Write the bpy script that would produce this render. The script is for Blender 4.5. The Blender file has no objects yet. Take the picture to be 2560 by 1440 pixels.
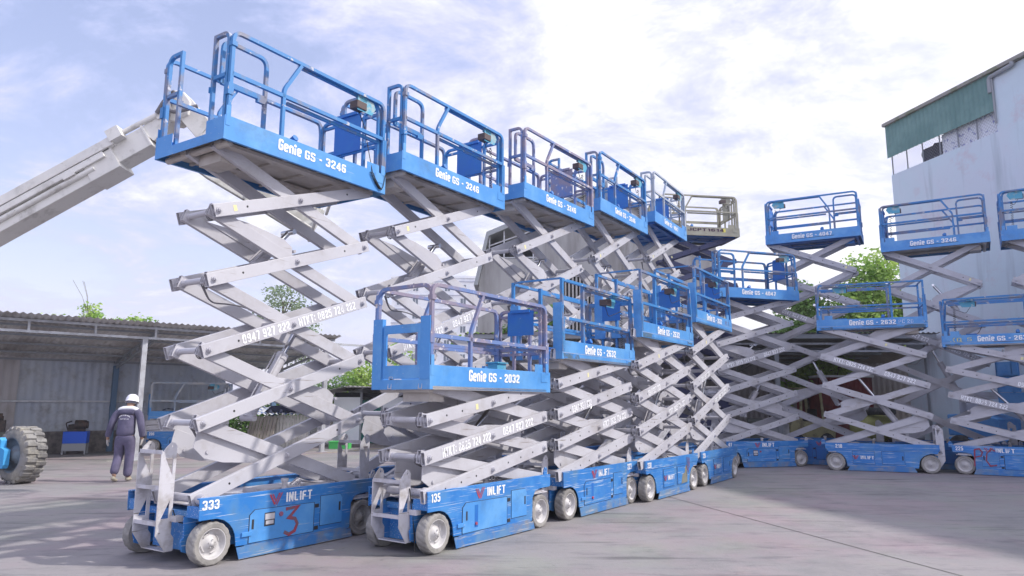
import bpy, math, random
from mathutils import Vector, Matrix
from mathutils.geometry import tessellate_polygon
R=math.radians; sin=math.sin; cos=math.cos; PI=math.pi
random.seed(7)
sc=bpy.context.scene
col=sc.collection
# ------------------------------------------------------------------ camera
CAMZ=1.45; PITCH=.16; ROLL=.0042; FPX=1781.6
cam=bpy.data.cameras.new('camera'); co=bpy.data.objects.new('camera',cam); col.objects.link(co)
fw=Vector((0,cos(PITCH),sin(PITCH))); up=Vector((0,-sin(PITCH),cos(PITCH))); rt=Vector((1,0,0))
r2=rt*cos(ROLL)+up*sin(ROLL); u2=up*cos(ROLL)-rt*sin(ROLL)
m=Matrix((( r2.x,u2.x,-fw.x,0),(r2.y,u2.y,-fw.y,0),(r2.z,u2.z,-fw.z,CAMZ),(0,0,0,1)))
co.matrix_world=m
cam.sensor_width=36; cam.lens=36*FPX/2560; cam.clip_start=.05; cam.clip_end=3000
sc.camera=co
# ------------------------------------------------------------------ sky and sun
SUN_EL=R(44); SUN_AZ=R(-3)      # azimuth measured from +X towards +Y
w=bpy.data.worlds.new('World'); sc.world=w; w.use_nodes=True
nt=w.node_tree; nt.nodes.clear(); N=nt.nodes.new; L=nt.links.new
out=N('ShaderNodeOutputWorld'); bg=N('ShaderNodeBackground'); bg.inputs['Strength'].default_value=.1
sky=N('ShaderNodeTexSky'); sky.sky_type='NISHITA'; sky.sun_disc=False; sky.sun_elevation=SUN_EL; sky.sun_rotation=R(90)-SUN_AZ
sky.air_density=1.0; sky.dust_density=1.5
tc=N('ShaderNodeTexCoord')
sep=N('ShaderNodeSeparateXYZ'); L(tc.outputs['Generated'],sep.inputs[0])
# project the view direction on a cloud layer
addz=N('ShaderNodeMath'); addz.operation='MAXIMUM'; addz.inputs[1].default_value=0; L(sep.outputs['Z'],addz.inputs[0])
addz2=N('ShaderNodeMath'); addz2.operation='ADD'; addz2.inputs[1].default_value=.22; L(addz.outputs[0],addz2.inputs[0])
dx=N('ShaderNodeMath'); dx.operation='DIVIDE'; L(sep.outputs['X'],dx.inputs[0]); L(addz2.outputs[0],dx.inputs[1])
dy=N('ShaderNodeMath'); dy.operation='DIVIDE'; L(sep.outputs['Y'],dy.inputs[0]); L(addz2.outputs[0],dy.inputs[1])
cmb=N('ShaderNodeCombineXYZ'); L(dx.outputs[0],cmb.inputs[0]); L(dy.outputs[0],cmb.inputs[1])
mp=N('ShaderNodeMapping'); mp.inputs['Scale'].default_value=(1.0,1.25,1); mp.inputs['Location'].default_value=(3.1,1.7,0); mp.inputs['Rotation'].default_value=(0,0,.35); L(cmb.outputs[0],mp.inputs[0])
n1=N('ShaderNodeTexNoise'); n1.inputs['Scale'].default_value=2.1; n1.inputs['Detail'].default_value=12; n1.inputs['Roughness'].default_value=.68; n1.inputs['Distortion'].default_value=.35; L(mp.outputs[0],n1.inputs['Vector'])
n2=N('ShaderNodeTexNoise'); n2.inputs['Scale'].default_value=.6; n2.inputs['Detail'].default_value=3; L(mp.outputs[0],n2.inputs['Vector'])
mx=N('ShaderNodeMath'); mx.operation='MULTIPLY_ADD'; mx.inputs[1].default_value=.6; L(n2.outputs['Fac'],mx.inputs[0]); L(n1.outputs['Fac'],mx.inputs[2])
# more and thicker cloud towards the sun's side of the sky
bx=N('ShaderNodeMath'); bx.operation='MULTIPLY_ADD'; bx.inputs[1].default_value=.15; L(sep.outputs['X'],bx.inputs[0]); L(mx.outputs[0],bx.inputs[2])
bz=N('ShaderNodeMath'); bz.operation='MULTIPLY_ADD'; bz.inputs[1].default_value=.08; L(sep.outputs['Z'],bz.inputs[0]); L(bx.outputs[0],bz.inputs[2])
rp=N('ShaderNodeValToRGB'); e=rp.color_ramp.elements
e[0].position=.66; e[0].color=(.30,.30,.30,1); e[1].position=.90; e[1].color=(1,1,1,1)
k=e.new(.78); k.color=(.78,.78,.78,1)
L(bz.outputs[0],rp.inputs[0])
tint=N('ShaderNodeMix'); tint.data_type='RGBA'; tint.blend_type='MULTIPLY'; tint.inputs[0].default_value=1
L(sky.outputs[0],tint.inputs[6]); tint.inputs[7].default_value=(2.5,1.9,1.75,1)
cc=N('ShaderNodeValToRGB'); e=cc.color_ramp.elements
e[0].position=.66; e[0].color=(.40,.52,.92,1); e[1].position=.95; e[1].color=(.93,.93,.96,1)
k=e.new(.79); k.color=(.63,.65,.88,1)
L(bz.outputs[0],cc.inputs[0])
cm=N('ShaderNodeMix'); cm.data_type='RGBA'; cm.blend_type='MULTIPLY'; cm.inputs[0].default_value=1
L(cc.outputs[0],cm.inputs[6]); cm.inputs[7].default_value=(9.6,9.6,9.6,1)
# cloud deck is brighter overhead, towards the sun and behind the camera
def clampmul(sock,a,b,o0,o1):
    q=N('ShaderNodeMapRange'); q.inputs[1].default_value=a; q.inputs[2].default_value=b; q.inputs[3].default_value=o0; q.inputs[4].default_value=o1; L(sock,q.inputs[0]); return q.outputs[0]
f1=clampmul(sep.outputs['X'],.35,.95,0,.35); f2=clampmul(sep.outputs['Z'],.5,.95,0,.35); f3=clampmul(sep.outputs['Y'],.1,-.9,0,.5)
a1=N('ShaderNodeMath'); a1.operation='ADD'; L(f1,a1.inputs[0]); L(f2,a1.inputs[1])
a2=N('ShaderNodeMath'); a2.operation='ADD'; L(a1.outputs[0],a2.inputs[0]); L(f3,a2.inputs[1])
a3=N('ShaderNodeMath'); a3.operation='ADD'; a3.inputs[1].default_value=1.0; L(a2.outputs[0],a3.inputs[0])
cs=N('ShaderNodeVectorMath'); cs.operation='SCALE'; L(cm.outputs[2],cs.inputs[0]); L(a3.outputs[0],cs.inputs['Scale'])
sm=N('ShaderNodeMix'); sm.data_type='RGBA'; L(rp.outputs[0],sm.inputs[0]); L(tint.outputs[2],sm.inputs[6]); L(cs.outputs[0],sm.inputs[7])
L(sm.outputs[2],bg.inputs[0]); L(bg.outputs[0],out.inputs[0])
sd=bpy.data.lights.new('sun','SUN'); sd.energy=3.3; sd.angle=R(1.5); sd.color=(1,.95,.88)
so=bpy.data.objects.new('sun',sd); col.objects.link(so)
sdir=Vector((cos(SUN_AZ)*cos(SUN_EL),sin(SUN_AZ)*cos(SUN_EL),sin(SUN_EL)))
so.rotation_euler=sdir.to_track_quat('Z','Y').to_euler(); so.location=(30,-5,40)
sc.view_settings.view_transform='Standard'; sc.view_settings.look='None'; sc.view_settings.exposure=.4; sc.view_settings.gamma=1
# ------------------------------------------------------------------ materials
def mat(name,c,rough=.6,metal=0,c2=None,n2s=3,n2t=(.45,.6),scr=None,scrs=(2,30,45),scrt=(.66,.70),dirt=None,dirts=1.5,dirtt=(.5,.75),var=.06,bump=0,bumps=60,spec=.4,rand=True,stretch=(1,1,1),trans=0):
    M=bpy.data.materials.new(name); M.use_nodes=True; t=M.node_tree; n=t.nodes.new; l=t.links.new
    b=t.nodes['Principled BSDF']; b.inputs['Roughness'].default_value=rough; b.inputs['Metallic'].default_value=metal; b.inputs['Specular IOR Level'].default_value=spec
    tc=n('ShaderNodeTexCoord'); oi=n('ShaderNodeObjectInfo'); add=n('ShaderNodeVectorMath'); add.operation='ADD'
    sc_=n('ShaderNodeVectorMath'); sc_.operation='SCALE'; sc_.inputs['Scale'].default_value=37 if rand else 0
    cx=n('ShaderNodeCombineXYZ')
    for i in range(3): l(oi.outputs['Random'],cx.inputs[i])
    l(cx.outputs[0],sc_.inputs[0]); l(tc.outputs['Object'],add.inputs[0]); l(sc_.outputs[0],add.inputs[1])
    def noise(scale,detail=4,sv=None,rough_=.6):
        q=n('ShaderNodeTexNoise'); q.inputs['Scale'].default_value=scale; q.inputs['Detail'].default_value=detail; q.inputs['Roughness'].default_value=rough_
        if sv:
            mm=n('ShaderNodeMapping'); mm.inputs['Scale'].default_value=sv; l(add.outputs[0],mm.inputs[0]); l(mm.outputs[0],q.inputs['Vector'])
        else: l(add.outputs[0],q.inputs['Vector'])
        return q.outputs['Fac']
    def ramp(v,a,bb):
        q=n('ShaderNodeMapRange'); q.inputs[1].default_value=a; q.inputs[2].default_value=bb; l(v,q.inputs[0]); return q.outputs[0]
    def mix(f,a,bc):
        q=n('ShaderNodeMix'); q.data_type='RGBA'
        if isinstance(f,float): q.inputs[0].default_value=f
        else: l(f,q.inputs[0])
        for s,v in ((6,a),(7,bc)):
            if isinstance(v,tuple): q.inputs[s].default_value=(*v,1)
            else: l(v,q.inputs[s])
        return q.outputs[2]
    cur=mix(noise(2.2,6,stretch),tuple(x*(1-var) for x in c),tuple(min(1,x*(1+var)) for x in c))
    if c2: cur=mix(ramp(noise(n2s,5,stretch),*n2t),cur,c2)
    if dirt: cur=mix(ramp(noise(dirts,8,stretch,.7),*dirtt),cur,dirt)
    if scr:
        cur=mix(ramp(noise(1,3,scrs),*scrt),cur,scr)
        cur=mix(ramp(noise(14,6,None,.75),.69,.73),cur,scr)
    l(cur,b.inputs['Base Color'])
    if trans:
        tr=n('ShaderNodeBsdfTranslucent'); l(cur,tr.inputs[0]); ms=n('ShaderNodeMixShader'); ms.inputs[0].default_value=trans; l(b.outputs[0],ms.inputs[1]); l(tr.outputs[0],ms.inputs[2]); l(ms.outputs[0],t.nodes['Material Output'].inputs[0])
    rr=n('ShaderNodeMapRange'); rr.inputs[3].default_value=rough-.08; rr.inputs[4].default_value=min(1,rough+.12); l(noise(5,4),rr.inputs[0]); l(rr.outputs[0],b.inputs['Roughness'])
    if bump:
        bn=n('ShaderNodeBump'); bn.inputs['Strength'].default_value=bump; bn.inputs['Distance'].default_value=.02; l(noise(bumps,5),bn.inputs['Height']); l(bn.outputs[0],b.inputs['Normal'])
    return M
MT={}
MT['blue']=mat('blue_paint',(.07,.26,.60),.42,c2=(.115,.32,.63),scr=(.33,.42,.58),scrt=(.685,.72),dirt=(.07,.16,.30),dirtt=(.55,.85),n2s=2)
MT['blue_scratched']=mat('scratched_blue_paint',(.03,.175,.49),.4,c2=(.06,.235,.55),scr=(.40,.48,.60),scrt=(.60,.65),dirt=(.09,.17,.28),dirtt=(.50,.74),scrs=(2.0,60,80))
MT['skirt_blue']=mat('grimy_skirt_paint',(.04,.17,.44),.5,c2=(.10,.22,.40),n2s=3,scr=(.34,.36,.40),scrt=(.60,.66),scrs=(2,30,50),dirt=(.20,.21,.24),dirts=3.5,dirtt=(.48,.68))
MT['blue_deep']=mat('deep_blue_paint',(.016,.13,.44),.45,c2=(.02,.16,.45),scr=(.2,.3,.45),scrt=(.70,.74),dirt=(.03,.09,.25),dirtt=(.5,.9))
MT['blue_rail']=mat('blue_rail_paint',(.045,.20,.47),.45,c2=(.19,.20,.27),n2s=2.6,n2t=(.50,.60),scr=(.45,.45,.5),scrs=(9,9,9),scrt=(.64,.68))
MT['worn_rail']=mat('worn_purple_rail',(.13,.20,.41),.55,c2=(.25,.215,.28),n2s=2.6,n2t=(.42,.55),scr=(.55,.5,.5),scrs=(12,12,12),scrt=(.62,.66))
MT['pale_rail']=mat('faded_pale_rail',(.30,.36,.46),.5,c2=(.45,.45,.46),n2s=2.2)
MT['grey']=mat('grey_arm_paint',(.475,.468,.505),.45,c2=(.425,.415,.45),n2s=1.2,scr=(.26,.23,.22),scrt=(.66,.71),dirt=(.34,.315,.31),dirtt=(.52,.80),dirts=2.6,var=.05)
MT['grey_dirty']=mat('dirty_grey_paint',(.52,.51,.55),.6,c2=(.38,.36,.36),n2s=4,n2t=(.5,.7),scr=(.2,.18,.17),scrt=(.69,.73),dirt=(.28,.25,.23),dirts=5)
MT['dark_arm']=mat('navy_arm_paint',(.055,.06,.13),.5,scr=(.2,.2,.28),scrt=(.7,.74))
MT['olive']=mat('olive_grey_paint',(.36,.34,.26),.5,c2=(.30,.28,.22),scr=(.4,.38,.33),scrt=(.7,.73))
MT['underside']=mat('platform_underside',(.50,.465,.44),.7,c2=(.38,.34,.31),n2s=2,n2t=(.45,.7),dirt=(.3,.27,.24),dirts=3)
MT['tyre']=mat('grey_solid_tyre',(.27,.255,.245),.8,c2=(.19,.18,.17),n2s=6,dirt=(.18,.165,.15),dirts=7,bump=.3,bumps=40)
MT['tyre_light']=mat('dusty_pale_tyre',(.30,.285,.27),.8,c2=(.22,.21,.20),n2s=6,bump=.3,bumps=40)
MT['rim']=mat('pale_rim_paint',(.50,.485,.49),.5,c2=(.40,.385,.375),n2s=7,n2t=(.5,.7),dirt=(.25,.2,.16),dirtt=(.6,.85),dirts=6)
MT['rim_shaded']=mat('shaded_rim_paint',(.33,.32,.31),.6,c2=(.25,.23,.21),n2s=7)  # darker copy of the rim paint, for rims lying in shadow
MT['steel']=mat('bolt_steel',(.42,.42,.43),.35,metal=.6)
MT['chrome']=mat('chrome_rod',(.6,.6,.62),.12,metal=1)
MT['black']=mat('black_rubber',(.02,.02,.022),.6)
MT['dark']=mat('dark_parts_and_shade',(.03,.032,.038),.8)  # near-black: dark fittings and joints, also shade painted into openings
MT['white']=mat('white_lettering',(.80,.80,.82),.6,var=.02)
MT['white_worn']=mat('worn_white_lettering',(.80,.80,.82),.6,c2=(.40,.46,.60),n2s=9,n2t=(.5,.58),var=.02)
MT['arm_text']=mat('arm_lettering',(.86,.86,.88),.6,c2=(.6,.59,.62),n2s=14,n2t=(.56,.62),var=.02)
MT['red']=mat('red_logo_paint',(.42,.055,.08),.6,c2=(.25,.09,.16),n2s=9)
MT['spray']=mat('dark_red_spray_paint',(.30,.04,.07),.7,c2=(.15,.09,.12),n2s=12)
MT['yellow']=mat('yellow_paint',(.72,.62,.12),.6)
MT['sticker']=mat('pale_yellow_sticker',(.72,.66,.34),.6)
MT['box_teal']=mat('teal_box_paint',(.08,.33,.48),.5,c2=(.3,.4,.42),n2s=6,n2t=(.5,.6),scr=(.6,.6,.6),scrs=(12,12,12))
MT['grime']=mat('grime_stain',(.07,.13,.20),.8,c2=(.05,.2,.5),n2s=9,n2t=(.48,.56))
MT['patch']=mat('bare_filler',(.19,.19,.16),.8)
MT['maroon']=mat('maroon_box',(.085,.06,.06),.6)
# ------------------------------------------------------------------ mesh builder
class MB:
    def __init__(s): s.v=[]; s.f=[]; s.sm=[]
    def add(s,vs,fs,smooth=False):
        o=len(s.v); s.v+=[tuple(v) for v in vs]; s.f+=[tuple(i+o for i in f) for f in fs]; s.sm+=[smooth]*len(fs); return s
    def box(s,a,b,M=None):
        x0,x1=sorted((a[0],b[0])); y0,y1=sorted((a[1],b[1])); z0,z1=sorted((a[2],b[2]))
        vs=[Vector(v) for v in ((x0,y0,z0),(x1,y0,z0),(x1,y1,z0),(x0,y1,z0),(x0,y0,z1),(x1,y0,z1),(x1,y1,z1),(x0,y1,z1))]
        if M: vs=[M@v for v in vs]
        return s.add(vs,((0,3,2,1),(4,5,6,7),(0,1,5,4),(1,2,6,5),(2,3,7,6),(3,0,4,7)))
    def cyl(s,a,b,r,n=14,r2=None,caps=True,smooth=True):
        a=Vector(a); b=Vector(b); d=(b-a); L_=d.length; d=d/L_; q=d.orthogonal().normalized(); t=d.cross(q)
        r2=r if r2 is None else r2
        vs=[a+(q*cos(2*PI*i/n)+t*sin(2*PI*i/n))*r for i in range(n)]+[b+(q*cos(2*PI*i/n)+t*sin(2*PI*i/n))*r2 for i in range(n)]
        s.add(vs,[(i,(i+1)%n,n+(i+1)%n,n+i) for i in range(n)],smooth)
        if caps: s.add(vs,[tuple(range(n-1,-1,-1)),tuple(range(n,2*n))])
        return s
    def prism(s,poly,o,u,v,th,holes=()):
        """polygon in (u,v) at origin o, extruded by th along u x v"""
        o=Vector(o); u=Vector(u); v=Vector(v); n=u.cross(v).normalized()
        rings=[poly]+list(holes); flat=[p for r in rings for p in r]
        area=sum(poly[i][0]*poly[(i+1)%len(poly)][1]-poly[(i+1)%len(poly)][0]*poly[i][1] for i in range(len(poly)))
        P0=[o+u*p[0]+v*p[1] for p in flat]; P1=[p+n*th for p in P0]; k=len(flat)
        if holes: tris=tessellate_polygon([[Vector((p[0],p[1],0)) for p in r] for r in rings])
        else: tris=[tuple(range(k))] if area>0 else [tuple(range(k-1,-1,-1))]
        fs=[]
        for t in tris:
            if holes:
                a,b,c=[flat[i] for i in t]; ar=(b[0]-a[0])*(c[1]-a[1])-(c[0]-a[0])*(b[1]-a[1])
                if ar<0: t=(t[0],t[2],t[1])
            fs.append(tuple(i+k for i in t)); fs.append(tuple(reversed(t)))
        i0=0
        for r in rings:
            m_=len(r)
            for i in range(m_):
                a=i0+i; b=i0+(i+1)%m_; fs.append((a,b,b+k,a+k))
            i0+=m_
        return s.add(P0+P1,fs)
    def sweep(s,path,nrm,hw,hh=None,closed=False,caps=True):
        """rectangular tube along a planar path; hw across nrm, hh in the plane"""
        hh=hw if hh is None else hh; nrm=Vector(nrm).normalized(); P=[Vector(p) for p in path]; n=len(P); vs=[]
        for i in range(n):
            a=P[i-1] if (i>0 or closed) else P[i]; b=P[(i+1)%n] if (i<n-1 or closed) else P[i]
            d1=(P[i]-a); d2=(b-P[i]); d1=d1.normalized() if d1.length>1e-9 else d2.normalized(); d2=d2.normalized() if d2.length>1e-9 else d1
            t=(d1+d2).normalized(); k=1/max(.4,t.dot(d1)); B=t.cross(nrm).normalized()*hh*k
            vs+=[P[i]+nrm*hw+B,P[i]-nrm*hw+B,P[i]-nrm*hw-B,P[i]+nrm*hw-B]
        fs=[]
        for i in range(n if closed else n-1):
            j=(i+1)%n
            for q in range(4): fs.append((i*4+q,i*4+(q+1)%4,j*4+(q+1)%4,j*4+q))
        if caps and not closed: fs+=[(3,2,1,0),tuple(4*(n-1)+q for q in range(4))]
        return s.add(vs,fs)
    def tube(s,path,r,n=8,closed=False):
        P=[Vector(p) for p in path]; m_=len(P); vs=[]; q=None
        for i in range(m_):
            a=P[i-1] if (i>0 or closed) else P[i]; b=P[(i+1)%m_] if (i<m_-1 or closed) else P[i]; t=(b-a).normalized()
            q=t.orthogonal().normalized() if q is None else (q-t*q.dot(t)).normalized(); w_=t.cross(q)
            vs+=[P[i]+(q*cos(2*PI*k/n)+w_*sin(2*PI*k/n))*r for k in range(n)]
        fs=[]
        for i in range(m_ if closed else m_-1):
            j=(i+1)%m_
            for k in range(n): fs.append((i*n+k,i*n+(k+1)%n,j*n+(k+1)%n,j*n+k))
        s.add(vs,fs,True)
        if not closed: s.add(vs,[tuple(range(n-1,-1,-1)),tuple(range((m_-1)*n,m_*n))])
        return s
    def lathe(s,c,axis,prof,n=32,smooth=True,mod=None):
        """prof = (radius, offset along axis)"""
        c=Vector(c); ax=Vector(axis).normalized(); q=ax.orthogonal().normalized(); t=ax.cross(q); vs=[]
        for j,(r,h) in enumerate(prof):
            for i in range(n):
                rr=r*(mod(i,j) if mod else 1); vs.append(c+ax*h+(q*cos(2*PI*i/n)+t*sin(2*PI*i/n))*rr)
        fs=[(j*n+i,j*n+(i+1)%n,(j+1)*n+(i+1)%n,(j+1)*n+i) for j in range(len(prof)-1) for i in range(n)]
        return s.add(vs,fs,smooth)
    def obj(s,name,material,parent=None,bevel=0):
        me=bpy.data.meshes.new(name); me.from_pydata(s.v,[],s.f); me.update()
        for p,q in zip(me.polygons,s.sm): p.use_smooth=q
        import bmesh
        o=bpy.data.objects.new(name,me); col.objects.link(o); o.parent=parent
        me.materials.append(MT[material] if isinstance(material,str) else material)
        if bevel:
            b=o.modifiers.new('bevel','BEVEL'); b.width=bevel; b.segments=2; b.limit_method='ANGLE'; b.angle_limit=R(40)
        return o
def rnd(path,r,n=5):
    P=[Vector(p) for p in path]; out_=[P[0]]
    for i in range(1,len(P)-1):
        a=(P[i-1]-P[i]); b=(P[i+1]-P[i]); k=min(r,a.length*.45,b.length*.45); a=P[i]+a.normalized()*k; b=P[i]+b.normalized()*k
        for j in range(n+1):
            t=j/n; out_.append(a*(1-t)**2+P[i]*2*t*(1-t)+b*t*t)
    return out_+[P[-1]]
def tag(o,label=None,cat=None,group=None,kind=None):
    if label: o['label']=label
    if cat: o['category']=cat
    if group: o['group']=group
    if kind: o['kind']=kind
    return o
def empty(name,loc,rz=0):
    o=bpy.data.objects.new(name,None); col.objects.link(o); o.location=loc; o.rotation_euler=(0,0,rz); o.empty_display_size=.2; return o
_tc={}
def text_mesh(s,bold=.018):
    if (s,bold) in _tc: return _tc[(s,bold)]
    cu=bpy.data.curves.new('t','FONT'); cu.body=s; cu.size=1; cu.offset=bold; cu.extrude=.0; cu.resolution_u=3
    o=bpy.data.objects.new('t',cu); col.objects.link(o); bpy.context.view_layer.update()
    me=bpy.data.meshes.new_from_object(o.evaluated_get(bpy.context.evaluated_depsgraph_get()))
    vs=[tuple(v.co) for v in me.vertices]; fs=[tuple(p.vertices) for p in me.polygons]
    bpy.data.objects.remove(o); bpy.data.curves.remove(cu); bpy.data.meshes.remove(me)
    x0=min(v[0] for v in vs); x1=max(v[0] for v in vs); y0=min(v[1] for v in vs); y1=max(v[1] for v in vs)
    vs=[((v[0]-x0)/(x1-x0)-.5,(v[1]-y0)/(y1-y0)-.5) for v in vs]
    _tc[(s,bold)]=(vs,fs); return _tc[(s,bold)]
def add_text(mb,s,c,right,upv,w_,h_,bold=.018,lift=.003,th=.0015):
    vs,fs=text_mesh(s,bold); c=Vector(c); r_=Vector(right).normalized(); u_=Vector(upv).normalized(); n_=r_.cross(u_)
    mb.add([c+r_*v[0]*w_+u_*v[1]*h_+n_*(lift+th) for v in vs],fs)
def text(name,s,parent,c,right,upv,w_,h_,material='white',bold=.018):
    mb=MB(); add_text(mb,s,c,right,upv,w_,h_,bold); return mb.obj(name,material,parent)
def strokes(mb,pts,c,right,upv,w_,h_,t=.02,lift=.004):
    """hand painted strokes given in a unit square"""
    c=Vector(c); r_=Vector(right).normalized(); u_=Vector(upv).normalized(); n_=r_.cross(u_)
    for st in pts:
        P=[c+r_*(a-.5)*w_+u_*(b-.5)*h_+n_*lift for a,b in st]; mb.sweep(P,n_,.001,t/2)

# condensed stencil-like lettering drawn with thick strokes (cell .56 wide, 1 high)
GL={'0':[[(.1,.1),(.1,.9),(.42,.9),(.42,.1),(.1,.1)]],'1':[[(.1,.78),(.28,.9),(.28,.0)]],
'2':[[(.1,.66),(.1,.9),(.42,.9),(.42,.58),(.1,.24),(.1,.1),(.5,.1)]],'3':[[(.1,.72),(.1,.9),(.42,.9),(.42,.52),(.22,.52)],[(.3,.5),(.42,.46),(.42,.1),(.1,.1),(.1,.3)]],
'4':[[(.36,.0),(.36,.95),(.08,.36),(.08,.26),(.54,.26)]],'5':[[(.46,.91),(.1,.91),(.1,.54),(.42,.58),(.42,.1),(.1,.1),(.1,.28)]],
'6':[[(.42,.74),(.42,.9),(.1,.9),(.1,.1),(.42,.1),(.42,.54),(.12,.52)]],'7':[[(.04,.91),(.44,.91),(.2,.0)]],
'8':[[(.1,.52),(.1,.9),(.42,.9),(.42,.52),(.1,.5),(.1,.1),(.42,.1),(.42,.50)]],'9':[[(.1,.26),(.1,.1),(.42,.1),(.42,.9),(.1,.9),(.1,.46),(.40,.48)]],
'H':[[(.1,0),(.1,1)],[(.44,0),(.44,1)],[(.12,.5),(.42,.5)]],'T':[[(.02,.91),(.52,.91)],[(.27,.0),(.27,.88)]],'K':[[(.1,0),(.1,1)],[(.46,1),(.16,.48),(.48,.0)]],
':':[[(.14,.16),(.14,.34)],[(.14,.62),(.14,.80)]],'-':[[(.04,.48),(.32,.48)]],'I':[[(.1,0),(.1,1)]],'L':[[(.1,1),(.1,.09),(.44,.09)]],'F':[[(.1,0),(.1,.91),(.46,.91)],[(.12,.5),(.4,.5)]],
'N':[[(.1,0),(.1,.98),(.44,.02),(.44,1)]],'C':[[(.44,.68),(.44,.91),(.1,.91),(.1,.09),(.44,.09),(.44,.32)]],'P':[[(.1,0),(.1,.91),(.44,.91),(.44,.46),(.12,.46)]],'J':[[(.04,.3),(.04,.1),(.36,.1),(.36,1)]],
'G':[[(.46,.72),(.46,.91),(.1,.91),(.1,.09),(.46,.09),(.46,.48),(.3,.48)]],'S':[[(.44,.72),(.44,.91),(.1,.91),(.1,.54),(.44,.46),(.44,.09),(.1,.09),(.1,.28)]],
'X':[[(.06,0),(.46,1)],[(.06,1),(.46,0)]],'Q':[[(.1,.1),(.1,.9),(.42,.9),(.42,.1),(.1,.1)],[(.3,.25),(.5,-.05)]],
'e':[[(.1,.38),(.46,.38),(.46,.66),(.1,.66),(.1,.09),(.46,.09)]],'n':[[(.1,0),(.1,.66),(.44,.66),(.44,0)]],'i':[[(.12,0),(.12,.62)],[(.02,.76),(.12,.92),(.22,.76)]]}
GW={'1':.4,':':.26,'-':.36,'I':.2,'i':.26,' ':.26,'J':.46}
def glyphs(st,t=.17,gap=.07):
    """flat quads in a 0..1 square; returns verts (x,y,layer), faces"""
    vs=[]; fs=[]; x=0; k=0
    for ch in st:
        wd_=GW.get(ch,.54)
        for line in GL.get(ch,[]):
            P=rnd([(x+a,b,0) for a,b in line],.12,3); n=len(P); k+=1; o=len(vs)
            for i in range(n):
                a=P[max(0,i-1)]; b=P[min(n-1,i+1)]; d1=(P[i]-a) if i>0 else (b-P[i]); d2=(b-P[i]) if i<n-1 else d1
                d1=d1.normalized(); d2=d2.normalized(); T_=(d1+d2)
                T_=T_.normalized() if T_.length>1e-6 else d1
                q=1/max(.55,T_.dot(d1)); N_=Vector((-T_.y,T_.x,0))*t/2*q
                vs+=[(P[i].x+N_.x,P[i].y+N_.y,k%5),(P[i].x-N_.x,P[i].y-N_.y,k%5)]
            fs+=[(o+2*i,o+2*i+1,o+2*i+3,o+2*i+2) for i in range(n-1)]
        x+=wd_+gap
    x-=gap; return [(a/x-.5,b-.5,c) for a,b,c in vs],fs
def gtext(name,st,parent,c,right,upv,w_,h_,material='white',t=.18):
    mb=MB(); vs,fs=glyphs(st,t); c=Vector(c); r_=Vector(right).normalized(); u_=Vector(upv).normalized(); n_=r_.cross(u_)
    mb.add([c+r_*v[0]*w_+u_*v[1]*h_+n_*(.003+.0003*v[2]) for v in vs],fs); return mb.obj(name,material,parent)
# ------------------------------------------------------------------ scissor lifts
SPEC={ # type: width, pin-to-pin arm length, platform ends, base pin height, pin->platform offset, arm face inset
 '32':(1.17,2.078,-1.116,1.115,.575,-.020,.17),
 '26':(.81,2.114,-1.098,1.141,.558,-.061,.025),
 '40':(1.19,2.118,-1.10,1.136,.575,-.020,.17)}
ARM_H=.064; ARM_T=.05
def wheel(root,x,y,sgn,light=False,dull=False,near=False,steer=0):
    """sgn: outer face direction in y"""
    r=.192; wd=.125; mb=MB(); n=48
    yo=y; f=-sgn
    prof=[(.135,0.004),(.150,0.0),(.176,0.0),(.186,.006),(.192,.020),(.192,.060),(.192,wd-.02),(.185,wd-.004),(.13,wd)]
    def mod(i,j):
        return (.972 if (i%3==0) else 1) if j in(3,4) else ((.972 if ((i+2)%3==0) else 1) if j in (5,) else (.972 if ((i+1)%3==0) and j==6 else 1))
    mb.lathe((x,yo,r-.002),(0,f,0),prof,n,False,mod)
    tw=mb.obj('wheel','tyre_light' if light else 'tyre',root)
    rb=MB()
    rb.lathe((x,yo,r-.002),(0,f,0),[(.137,.002),(.133,.0),(.128,.006),(.122,.040),(.105,.052),(.088,.050),(.060,.040),(.050,.022),(.046,.020),(.044,.016),(.024,.014),(.022,.004),(.0001,.003)],32,True)
    for k in range(5):
        a=2*PI*k/5+.3; c=(x+.035*cos(a),yo+f*.012,r+.035*sin(a)); rb.cyl(c,(c[0],c[1]+sgn*.012,c[2]),.006,6)
    for k in range(4):
        a=2*PI*k/4+.5; P=[(x+.086*cos(a+t),yo+f*.046,r+.086*sin(a+t)) for t in (-.38,-.2,0,.2,.38)]
        rb.tube(P,.008,6)
    rb.obj('rim','rim_shaded' if dull else 'rim',tw)
def hollow(mb,a,b,yc,th,hh,ext):
    """hollow rectangular tube in the plane y=yc from pin a to pin b (x,z)"""
    a=Vector((a[0],0,a[1])); b=Vector((b[0],0,b[1])); d=(b-a).normalized(); nz=Vector((-d.z,0,d.x)); a=a-d*ext; b=b+d*ext
    Y=Vector((0,1,0)); o=Vector((0,yc,0)); vs=[]
    for P in (a,b):
        for h_,t_ in ((hh,th/2),(hh-.007,th/2-.006)):
            vs+=[P+o+nz*h_+Y*t_,P+o+nz*h_-Y*t_,P+o-nz*h_-Y*t_,P+o-nz*h_+Y*t_]
    fs=[]
    for q in range(4):
        p=(q+1)%4
        fs.append((q,8+q,8+p,p)); fs.append((4+q,4+p,12+p,12+q)); fs.append((q,p,4+p,4+q)); fs.append((8+q,12+q,12+p,8+p))
    mb.add(vs,fs); return d,nz
def nut(mb,x,y,z,s,r=.026):
    mb.cyl((x,y,z),(x,y+s*.008,z),r*1.25,14); mb.cyl((x,y+s*.008,z),(x,y+s*.030,z),r*.92,6,smooth=False); mb.cyl((x,y+s*.030,z),(x,y+s*.038,z),r*.5,8)
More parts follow.
